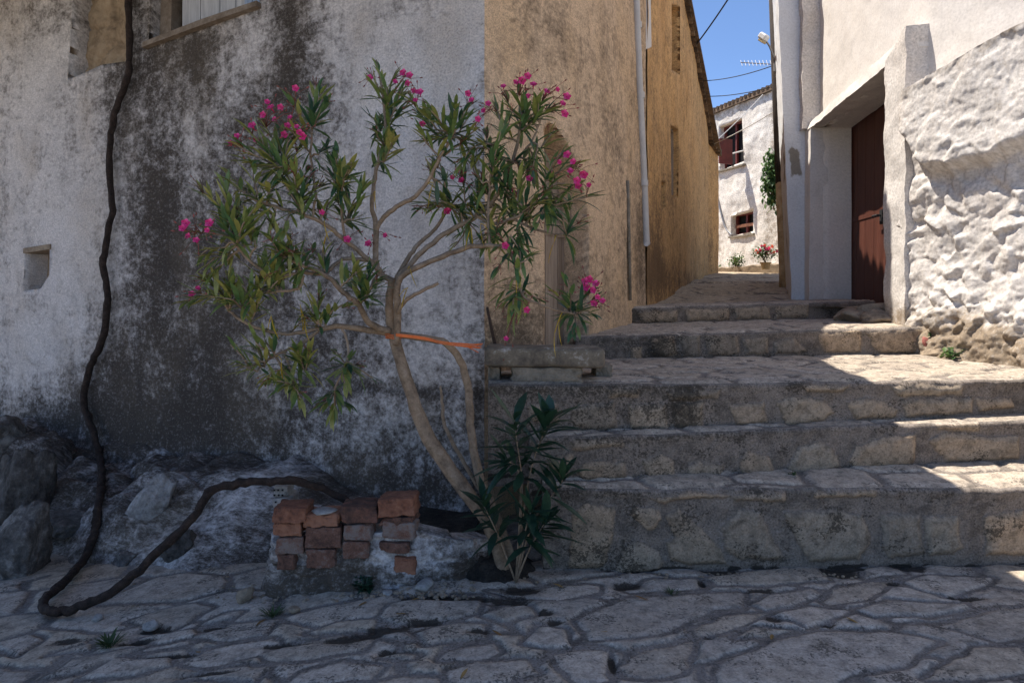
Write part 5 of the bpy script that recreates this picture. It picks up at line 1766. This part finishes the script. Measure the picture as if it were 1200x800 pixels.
# ================================================================== BRICK PLANTER
pl_ = thing('brick_planter', 'low crumbling brick planter wall at the foot of the grey house', 'planter', (-0.9, 3.6, 0))
npx, npz = 150, 60
tt = np.linspace(0, 1, npx); hh = np.linspace(0, 1, npz)
ppath = np.array([(-1.36, 4.3), (-1.30, 3.72), (-1.24, 3.60), (-0.90, 3.58), (-0.52, 3.58), (-0.30, 3.64), (-0.10, 3.85)])
ps = np.concatenate([[0], np.cumsum(np.hypot(*np.diff(ppath, axis=0).T))])
sx = np.linspace(0, ps[-1], npx)
bx_, by_ = np.interp(sx, ps, ppath[:, 0]), np.interp(sx, ps, ppath[:, 1])
ht_ = np.interp(bx_, [-1.4, -1.24, -0.9, -0.55, -0.45, -0.1], [0.27, 0.27, 0.27, 0.29, 0.25, 0.14])
tx, ty = np.gradient(bx_), np.gradient(by_)
l_ = np.hypot(tx, ty); nx_, ny_ = ty / l_, -tx / l_
g_ = gz(bx_, by_)
prof_h = np.concatenate([np.linspace(0, 1, 50), np.ones(10)])
prof_o = np.concatenate([np.linspace(0.05, 0.0, 50), -np.linspace(0.015, 0.16, 10)])
S_, Hh = np.meshgrid(sx, prof_h, indexing='ij')
O_ = np.repeat(prof_o[None, :], npx, 0)
zz_ = g_[:, None] - .03 + (ht_[:, None] + .03) * Hh
sdp, sip = stone_field(S_, zz_, [], scatter(-.1, ps[-1], -.05, .4, .085, 1.7, 31), .006, .02, 8, 31.0)
dd_ = O_ + (0.018 * sstep(-.01, .02, sdp) + .016 * fbm(S_ * 6, zz_ * 6, 2, 4) + .008 * fbm(S_ * 20, zz_ * 20, 2, 3)) * (O_ > -.02)
VX = bx_[:, None] + nx_[:, None] * dd_; VY = by_[:, None] + ny_[:, None] * dd_
obj('wall', np.stack([VX, VY, zz_ + .006 * fbm(S_ * 9, O_ * 20, 1, 3)], -1).reshape(-1, 3), grid_faces(npx, 60), M['grey'], pl_,
    uv=np.stack([S_, zz_ - O_], -1).reshape(-1, 2), attrs={'stain': (0.56 + .25 * (zz_ < .1) - .1 * np.sin(sip * 60))})
so = MB()
so.prism([(-1.34, 4.2, .10), (-1.2, 3.66, .10), (-.5, 3.64, .10), (-.25, 3.8, .06), (-.2, 4.4, .08), (-.9, 4.75, .1)], (0, 0, .03))
so.build('soil', M['soil'], pl_)


def rough_box(mb, c, sz, rot, amp, tint, seed, res=9, rnd=.008):
    h = np.array(sz) / 2
    V, Fc = [], []
    a = np.linspace(-1, 1, res)
    A, B = np.meshgrid(a, a, indexing='ij')
    for ax in range(3):
        for sg in (-1, 1):
            o1, o2 = [(1, 2), (2, 0), (0, 1)][ax]
            Q = np.zeros((res, res, 3)); Q[..., ax] = sg; Q[..., o1] = A; Q[..., o2] = B
            fc = grid_faces(res, res) + len(V)
            Fc += (fc if sg > 0 else fc[:, ::-1]).tolist()
            V += Q.reshape(-1, 3).tolist()
    V = np.array(V) * h
    inner = np.clip(V, -(h - rnd), h - rnd)
    d = V - inner
    l = np.linalg.norm(d, axis=1, keepdims=True) + 1e-9
    V = inner + d / l * np.minimum(l, rnd)
    q = V * 14 + seed * 7.3
    nn = fbm(q[:, 0], q[:, 1], q[:, 2], 4, .6)
    edge = (np.abs(V) > h - .016).sum(1) >= 2
    V = V * (1 + (amp * nn / h.min())[:, None]) - np.sign(V) * (edge * np.clip(fbm(q[:, 0] * 1.7, q[:, 1] * 1.7, q[:, 2] * 1.7 + 5, 3), 0, 1))[:, None] * .012
    R_ = np.array(rot) if rot is not None else np.eye(3)
    V = V @ R_.T + np.array(c)
    mb.add([tuple(p) for p in V], Fc, tint)


def px_brick(mb, x0, y0, x1, y1, d, depth, tint, rot=0.0, bev=.006):
    w, h = (x1 - x0) / F * d, (y1 - y0) / F * d
    c = P((x0 + x1) / 2, (y0 + y1) / 2, d) + Vector((0, depth / 2, 0))
    rough_box(mb, c, (w, depth, h), Matrix.Rotation(rot, 3, 'Y') @ Matrix.Rotation(rng.uniform(-.12, .12), 3, 'Z'), .006, tint, rng.uniform(0, 9), 14)


for (x0, y0, x1, y1, mt, t) in [(322, 630, 354, 650, 'limedbrick', .8), (357, 618, 398, 642, 'limedbrick', .4), (403, 615, 436, 633, 'limedbrick', .9), (325, 650, 345, 668, 'limedbrick', .2),
                               (358, 644, 392, 666, 'limedbrick', .5), (402, 635, 432, 655, 'limedbrick', .5), (446, 636, 480, 648, 'limedbrick', .3), (462, 653, 488, 674, 'brick', .7), (448, 612, 487, 632, 'limedbrick', .9)]:
    m = MB()
    px_brick(m, x0, y0, x1, y1, 3.525, .10, t, rng.uniform(-.03, .03), .010)
    m.build('brick', M[mt], pl_)
bricks = [(318, 595, 358, 613, 'brick', .45, .02, 'dull brown brick on the left end of the planter, upper of two stacked', 3.50),
          (318, 613, 352, 629, 'brick', .8, 0, 'orange brick on the left end of the planter, lower of two stacked', 3.52),
          (355, 603, 397, 618, 'brick', .9, -.05, 'bright orange brick under the flat pale stone on the planter', 3.52),
          (397, 593, 440, 613, 'darkbrick', .5, .0, 'soot-blackened dark brick lying in the middle of the planter wall', 3.52),
          (443, 584, 487, 606, 'brick', .55, -.07, 'orange brick with black stains, topmost at the right end of the planter', 3.52),
          (446, 606, 485, 617, 'limedbrick', .1, -.04, 'mortar-caked orange brick under the topmost stained brick at the planter right end', 3.53)]
for (x0, y0, x1, y1, mt, t, rt, lab, d) in bricks:
    m = MB()
    px_brick(m, x0, y0, x1, y1, d, .17, t, rt, .005)
    o = m.build('brick', M[mt], None, origin=P((x0 + x1) / 2, y1, d + .08))
    tag(o, lab, 'brick', 'loose bricks on the planter wall')
hb = MB()
for (x0, y0, x1, y1) in ((318, 570, 335, 583), (318, 583, 340, 597)):
    px_brick(hb, x0, y0, x1, y1, 3.72, .16, .5, 0, .004)
o = hb.build('hollow_brick', M['palestone'], None, origin=P(328, 597, 3.8))
tag(o, 'pair of pale hollow bricks stacked behind the planter left end under the vine', 'brick', 'loose bricks on the planter wall')
for (x, y) in ((321.5, 574), (326, 574), (331, 574), (321.5, 580), (326.5, 580), (331, 580), (323, 588), (336, 590)):
    hole = MB()
    hole.box(P(x, y, 3.716), (.009, .006, .009))
    hole.build('hole', M['dark'], o)
fs = rock('flat_stone', P(378, 600, 3.56) + Vector((0, .02, 0.004)), (.085, .07, .014), M['palestone'], None, 61, .3, .15, 3)
tag(fs, 'flat pale stone chip lying on the orange brick of the planter', 'stone')

# ================================================================== STONE BENCH AT THE CORNER
sb = MB()
slab_x = np.linspace(0, 1, 44); slab_a = np.linspace(0, 2 * math.pi, 37)[:-1]
# rounded-rectangle section swept along x
bench_v, bench_f = [], []
x0, x1 = P(568, 420, 4.04).x, P(707, 420, 4.10).x
zc0 = P(600, 418.5, 4.05).z
for i, t in enumerate(slab_x):
    xx = x0 + (x1 - x0) * t
    endr = min(1, math.sqrt(max(0, 1 - (max(0, abs(t - .5) * 2 - .96) / .04) ** 2)) + .8)
    for a in slab_a:
        ca, sa = math.cos(a), math.sin(a)
        yy = math.copysign(abs(ca) ** .25, ca) * .22 * (1 if endr > .9 else .96)
        zz = math.copysign(abs(sa) ** .35, sa) * .060 * endr
        nn = float(fbm(np.array(xx * 5), np.array(yy * 5 + sa), 1.0, 3))
        bench_v.append((xx, 4.26 + yy + .012 * nn - .02 * (t > .62), zc0 + zz + .008 * nn - .006 * t))
na_ = len(slab_a)
for i in range(len(slab_x) - 1):
    for k in range(na_):
        k2 = (k + 1) % na_
        bench_f.append([i * na_ + k, (i + 1) * na_ + k, (i + 1) * na_ + k2, i * na_ + k2])
bench_f += [list(range(na_)), [(len(slab_x) - 1) * na_ + k for k in range(na_)][::-1]]
bench = obj('stone_slab', bench_v, bench_f, M['slab'], None, origin=((x0 + x1) / 2, 4.26, zc0 - .06))
tag(bench, 'lichen-spotted thick stone slab laid as a bench on blocks beside the steps', 'bench')
for (xa, xb, ya, yb2, d, lab) in [(572, 586, 431, 455, 4.16, 'short dark block under the left end of the stone slab'), (600, 682, 431, 454, 4.07, 'long tan block under the middle of the stone slab'),
                                  (698, 718, 425, 446, 4.28, 'dark block under the right end of the stone slab')]:
    m = MB()
    ztop = zc0 - .062
    zbot = E - .462
    X0, X1 = P(xa, 440, d).x, P(xb, 440, d).x
    rough_box(m, ((X0 + X1) / 2, d + .12, (ztop + zbot) / 2), (X1 - X0, .24, ztop - zbot), None, .007, .5, d, 14)
    o = m.build('block', M['block'], None, origin=((X0 + X1) / 2, d + .12, zbot))
    tag(o, lab, 'block', 'blocks under the stone slab')
stick = MB().tube([P(581, 408, 4.42), P(576, 385, 4.46), P(571, 360, 4.50)], [.012, .011, .009], 7, True, .1).build('stick', M['stick'], None, smooth=True, origin=P(581, 408, 4.42))
tag(stick, 'dark wooden stick leaning on the wall corner above the slab', 'stick')

# ================================================================== ROCKS
rocks = [((24, 585), 4.95, (.19, .22, .46), 1, 'tall narrow grey rock jutting from the wall foot at the left edge', 'boulder'),
         ((30, 640), 4.35, (.20, .18, .27), 2, 'broad upright grey rock in front of the tall one near the vine', 'boulder'),
         ((84, 612), 4.75, (.26, .20, .10), 3, 'flat-topped dark rock ledge behind the hanging vine', 'boulder'),
         ((176, 600), 4.75, (.13, .10, .36), 4, 'pale leaning rock slab between the two runs of the vine', 'boulder'),
         ((212, 640), 4.15, (.14, .12, .13), 5, 'grey angular rock under the rising vine', 'boulder'),
         ((262, 668), 0, (.11, .08, .045), 9, 'lime-splashed low stone at the front of the footing left of the planter', 'boulder'),
         ((150, 655), 0, (.10, .08, .06), 10, 'small dark stone between the vine loop and the footing', 'boulder'),
         ((-12, 520), 5.6, (.30, .25, .22), 7, 'upper grey boulder cut by the left edge against the wall', 'boulder')]
for (x, y), d, s, sd_, lab, cat in rocks:
    if sd_ in (4, 5, 9, 10):
        d = lay(x, y, .0) + .02
    o = rock('boulder', P(x, y, d), s, M['rocklight' if sd_ in (4, 9) else 'rock'], None, sd_, rng.uniform(-.5, .5), .22, 5, (rng.uniform(-.15, .15), .50 if sd_ == 4 else rng.uniform(-.12, .22)))
    tag(o, lab, cat, 'boulders along the wall foot')
small = [((497, 686), 3.49, (.065, .05, .032), 'palestone', 'white stone lying at the foot of the planter wall'),
         ((178, 737), 3.30, (.045, .04, .028), 'palestone', 'small round stone sunk in a dirt patch by the grass tuft'),
         ((345, 728), 3.35, (.030, .03, .02), 'warmstone', 'small brown pebble beside the weed at the footing'),
         ((288, 704), 3.52, (.045, .04, .05), 'warmstone', 'brownish stone at the front of the lime-splashed footing'),
         ((114, 714), 3.46, (.03, .03, .02), 'palestone', 'small white pebble in the bend of the vine'),
         ((455, 700), 3.46, (.03, .03, .015), 'palestone', 'tiny pale stone left of the white stone by the planter')]
for (x, y), d, s, mt, lab in small:
    p = P(x, y, d)
    p.z = float(gz(p.x, p.y)) + s[2] * .75
    o = rock('loose_stone', p, s, M[mt], None, int(x), rng.uniform(0, 3), .2, 3)
    tag(o, lab, 'stone', 'loose stones on the street')
stepst = [(P(1012, 372, 6.9), (.40, .30, .13), 'warmstone', 'long weathered doorstep stone below the brown door', 'doorstep'),
          (P(1030, 373, 6.45), (.17, .17, .10), 'warmstone', 'small rounded stone in front of the doorstep at the wall edge', 'stone'),
          (P(1132, 421, 5.45), (.20, .16, .09), 'warmstone', 'smooth tan stone at the foot of the rubble wall', 'stone'),
          (P(1098, 413, 5.66), (.13, .12, .06), 'warmstone', 'low tan stone beside the plant at the end of the upper step', 'stone'),
          (P(1122, 409, 5.5), (.06, .06, .045), 'redrubble', 'broken red brick lump on the smooth stone by the rubble wall', 'stone'),
          (P(1085, 402, 5.75), (.04, .04, .06), 'redrubble', 'red brick chip at the end of the upper step', 'stone'),
          (P(1040, 368, 6.75), (.30, .25, .14), 'warmstone', 'inner sill stone directly under the brown door', 'doorstep')]
for i, (p, s, mt, lab, cat) in enumerate(stepst):
    o = rock('doorstep_stone' if cat == 'doorstep' else 'loose_stone', p, s, M[mt], None, 70 + i, rng.uniform(-.3, .3), .22, 4)
    tag(o, lab, cat)


# ================================================================== SMALL WEEDS
def tuft(name, label, p, r, n, h, mat=None, group=None, cat='plant', broad=False):
    m = MB()
    for _ in range(n):
        a = rng.uniform(0, 6.28)
        q = Vector(p) + Vector((math.cos(a), math.sin(a), 0)) * r * rng.uniform(0, .5)
        dv = Vector((math.cos(a) * rng.uniform(.2, 1), math.sin(a) * rng.uniform(.2, 1), rng.uniform(.6, 1.2)))
        if broad:
            q = q + dv.normalized() * h * rng.uniform(.1, .8)
            leaf(m, q, Vector((rng.uniform(-1, 1), rng.uniform(-1, 1), rng.uniform(-.2, .6))), h * .4, h * .3, rng.random(), None, .2, 2)
        else:
            leaf(m, q, dv, h * rng.uniform(.5, 1.1), h * .09, rng.random(), None, .35)
    if broad:
        for _ in range(6):
            m.tube([Vector(p), Vector(p) + Vector((rng.uniform(-r, r) * .5, rng.uniform(-r, r) * .5, h * .8))], .004, 4, tint=.2)
    o = m.build(name, mat or M['grass'], None, smooth=True, origin=p)
    tag(o, label, cat, group)
    return o


def gp(x, y, dz=0.0):
    X, D = on_ground(x, y)
    return Vector((X, D, float(gz(X, D)) + dz))


tuft('grass_tuft', 'dark grass tuft in the paving near the vine loop', gp(128, 757), .06, 70, .075, cat='grass tuft', group='weeds in the paving')
tuft('grass_tuft', 'weed tuft at the foot of the lime-splashed footing', gp(320, 722), .06, 50, .06, cat='grass tuft', group='weeds in the paving')
tuft('grass_tuft', 'small weed in the joint before the lowest step', gp(787, 696), .05, 40, .04, cat='grass tuft', group='weeds in the paving')
tuft('weed', 'leafy weed against the planter wall beside the white stone', gp(425, 697) + Vector((0, .03, 0)), .05, 45, .10, M['darkleaf'], 'weeds in the paving', broad=True)
tuft('weed', 'small green weed growing between the stones of the rubble wall foot', P(1115, 422, 5.42), .06, 40, .13, M['bushleaf'], broad=True)
tuft('weed', 'tiny weed on the corner of the upper step', P(1091, 404, 5.75), .05, 30, .12, M['bushleaf'], broad=True)
tuft('weed', 'moss-like weed in the joint on the lowest tread', Vector((1.62, 3.93, E - .985)), .04, 30, .035, M['grass'], broad=True)

gm = MB()
import bmesh as _bm
b_ = _bm.new(); _bm.ops.create_icosphere(b_, subdivisions=1, radius=1.0)
icv = [Vector(v.co) for v in b_.verts]; icf = [[v.index for v in f.verts] for f in b_.faces]; b_.free()
for _ in range(520):
    t = rng.random()
    if t < .45:
        x, y = rng.uniform(290, 560), 690 + rng.gauss(4, 7)
    elif t < .7:
        x, y = rng.uniform(60, 300), 690 + rng.gauss(0, 7)
    else:
        x, y = rng.uniform(560, 1150), 672 + abs(rng.gauss(0, 4)) - (x_ := 0)
    p = gp(x, max(y, 662), .004)
    if surf_z(p.x, p.y) > p.z + .05:
        continue
    r = rng.uniform(.004, .013) * (1.3 if t < .45 else 1)
    gm.add([p + Vector((v.x * r * rng.uniform(.7, 1.3), v.y * r * rng.uniform(.7, 1.3), v.z * r * .7 * rng.uniform(.7, 1.2))) for v in icv], icf, rng.random())
tag(gm.build('gravel', M['warmstone'], None), 'mortar crumbs and grit along the wall foot and lowest step', kind='stuff')
for i, (x, y) in enumerate([(478, 720), (492, 702), (420, 712), (540, 797), (700, 742), (760, 705), (905, 745), (300, 735), (590, 748), (660, 690), (1010, 735), (230, 765)]):
    lm_ = MB()
    p = gp(x, y, .008)
    leaf(lm_, p, Vector((rng.uniform(-1, 1), rng.uniform(-1, 1), .12)), rng.uniform(.05, .09), .016, rng.random(), None, rng.uniform(-.2, .3))
    o = lm_.build('dead_leaf', M['deadleaf'], None, smooth=True, origin=p)
    tag(o, 'dry brown fallen leaf lying on the street paving', 'leaf', 'fallen leaves on the street')
# flat dead leaves and the flower on the slab
df = MB()
sp = P(593, 406, 4.2)
df.tube([sp, sp + Vector((.01, -.03, -.0)), P(590, 422, 4.03)], .004, 5)
o = df.build('fallen_sprig', M['bud'], None, smooth=True, origin=sp)
tag(o, 'withered reddish oleander sprig drooping over the slab edge', 'sprig')

# ================================================================== POLE, LAMP, ANTENNA, CABLES
pole = thing('utility_pole', 'dark tarred wooden utility pole with pale foot beside the annex', 'pole', P(921, 336, 10.2))
pm = MB().tube([P(915, 215, 10.2), P(911, 120, 10.2), P(904, -70, 10.2)], [.075, .072, .066], 14, True, .03)
pm.build('shaft', M['pole'], pole, smooth=True)
pm = MB().tube([P(922, 340, 10.2), P(920, 318, 10.2), P(917, 260, 10.2), P(915, 214, 10.2)], [.115, .085, .078, .0755], 14, True, .03)
pm.build('foot', M['polefoot'], pole, smooth=True)
lamp = thing('street_lamp', 'small white street lamp on a bracket from the utility pole', 'lamp', P(908, 84, 10.1))
lm = MB().tube(smooth_path([P(908.5, 82, 10.1), P(906.5, 68, 10.08), P(902, 55, 10.0), P(898, 49, 9.9)], sub=4), .014, 8)
lm.build('arm', M['metal'], lamp, smooth=True)
hdv = (P(891, 40, 9.8) - P(899, 50, 9.9)).normalized()
rt = Vector((0.45, -.5, .75)).to_track_quat('Z', 'Y').to_matrix()
lm = MB()
lm.box(P(895, 43.5, 9.85), (.13, .13, .09), rt, .02)
lm.build('lamp_head', M['lampwhite'], lamp)
lm = MB()
lm.box(P(895.5, 45, 9.84) + rt @ Vector((0, 0, -.05)), (.10, .10, .03), rt, .008)
lm.build('lens', M['lampglass'], lamp)
bxm = MB()
bxm.box(P(908.5, 79, 10.1), (.05, .05, .14), None, .008)
bxm.build('bracket', M['metal'], lamp)
an = thing('tv_antenna', 'thin television antenna with short rods left of the utility pole', 'antenna', P(905, 75, 13))
am = MB().tube([P(868, 73.5, 13), P(912, 76, 13)], .010, 6)
am.build('boom', M['metal'], an)
for i in range(9):
    x = 869 + i * 4.3
    MB().tube([P(x - 1, 71, 13.15), P(x + 1, 77.5, 12.85)], .006, 5).build('rod', M['metal'], an)
MB().tube([P(912, 76, 13), P(913, 190, 13)], .015, 6).build('mast', M['metal'], an)


def cable(label, a, b, sag, r, mat='wire'):
    pts = []
    for i in range(17):
        t = i / 16
        p = Vector(a).lerp(Vector(b), t)
        p.z -= sag * 4 * t * (1 - t)
        pts.append(p)
    o = MB().tube(pts, r, 6).build('cable', M[mat], None, smooth=True, origin=a)
    tag(o, label, 'cable', 'cables over the alley')


cable('black overhead cable sloping down to the ochre roof verge', P(858, -8, 10.5), P(814, 55, 11.8), .02, .013)
cable('upper of two thin cables crossing the sky to the pole', P(909, 76, 10.2), P(824, 95, 12.9), .05, .007)
cable('lower of two thin cables crossing the sky to the pole', P(911, 100, 10.2), P(825, 113, 13.2), .05, .007)
cable('pale cable slung from the far house eave corner to its shutter', P(894, 111, 16.9), P(834, 170, 15.7), .03, .010, 'paleline')
cable('pale cable running from the pole past the far window', P(915, 126, 10.3), P(836, 169, 15.6), .03, .008, 'paleline')
u, z, Y = fw.uz(834, 205); u2, z2, Y2 = fw.uz(860, 276)
MBc = MB().tube(smooth_path([fw.pt(u, z, .05), fw.pt(fw.uz(843, 235)[0], fw.uz(843, 235)[1], .05), fw.pt(fw.uz(851, 265)[0], fw.uz(851, 265)[1], .05), fw.pt(u2, z2, .05)], sub=4), .022, 6)
MBc.build('wall_cable', M['metal'], far, smooth=True)


# ================================================================== PLANTS AT THE FAR HOUSE
def bush(name, label, c, r, n, mat, L, flowers=None, group=None, pot=None, cat='plant', hang=False):
    base = Vector(c) - Vector((0, 0, r[2]))
    t = thing(name, label, cat, base, group)
    m = MB()
    for _ in range(n):
        v = Vector((rng.gauss(0, .45), rng.gauss(0, .45), rng.gauss(0, .45)))
        if v.length > 1.15:
            v = v.normalized() * rng.uniform(.6, 1.15)
        p = Vector(c) + Vector((v.x * r[0], v.y * r[1], v.z * r[2]))
        dv = Vector((rng.uniform(-1, 1), rng.uniform(-1, 1), rng.uniform(-1.2, -.1) if hang else rng.uniform(-.3, 1)))
        leaf(m, p, dv, L * rng.uniform(.6, 1.3), L * .5, rng.random(), None, .2, 2)
    m.build('foliage', mat, t, smooth=False)
    s = MB()
    for _ in range(8):
        s.tube([base + Vector((rng.uniform(-.02, .02), 0, 0)), Vector(c) + Vector((rng.uniform(-.6, .6) * r[0], rng.uniform(-.6, .6) * r[1], rng.uniform(0, .7) * r[2]))], .008, 4)
    s.build('stem', M['bark'], t)
    for mt, k in (flowers or []):
        for _ in range(k):
            fm_ = MB()
            v = Vector((rng.uniform(-.9, .9), rng.uniform(-.9, -.2), rng.uniform(.0, 1.0)))
            p = Vector(c) + Vector((v.x * r[0], v.y * r[1], v.z * r[2]))
            for _ in range(9):
                leaf(fm_, p, Vector((rng.uniform(-1, 1), rng.uniform(-1, 1), rng.uniform(-1, 1))), .055, .05, rng.random(), None, .1, 2)
            fm_.build('flower_head', M[mt], t)
    if pot:
        pm_ = MB()
        pm_.tube([base - Vector((0, 0, pot[1])), base - Vector((0, 0, .03)), base - Vector((0, 0, .03)), base], [pot[0] * .7, pot[0] * .95, pot[0] * 1.1, pot[0] * 1.1], 14)
        pm_.build('pot', M['terracotta'], t, smooth=False)
    return t


kt = lambda t: KL.lerp(KR, t)
bush('geranium', 'bushy potted geranium with pink and orange flower heads by the pole', P(899, 298, 15.9) + Vector((0, .1, 0.02)), (.34, .22, .20), 420, M['bushleaf'], .07, [('petal', 9), ('orangepetal', 8)], 'potted plants at the far house', (.12, .16), 'geranium')
bush('potted_plant', 'leafy green plant in the bed under the small far window', P(866, 306, 16.9) + Vector((0, .2, 0)), (.20, .2, .20), 260, M['bushleaf'], .08, None, 'potted plants at the far house')
bush('potted_plant', 'low plant with a red bloom in the bed beside the ochre house corner', P(840, 315, 17.7) + Vector((0, .2, 0)), (.20, .2, .13), 180, M['bushleaf'], .08, [('orangepetal', 2)], 'potted plants at the far house')
bush('climbing_shrub', 'dense dark green climbing shrub hanging on the far house corner behind the pole', P(907, 208, 16.0), (.28, .25, .75), 900, M['bushleaf'], .13, cat='shrub', hang=True)
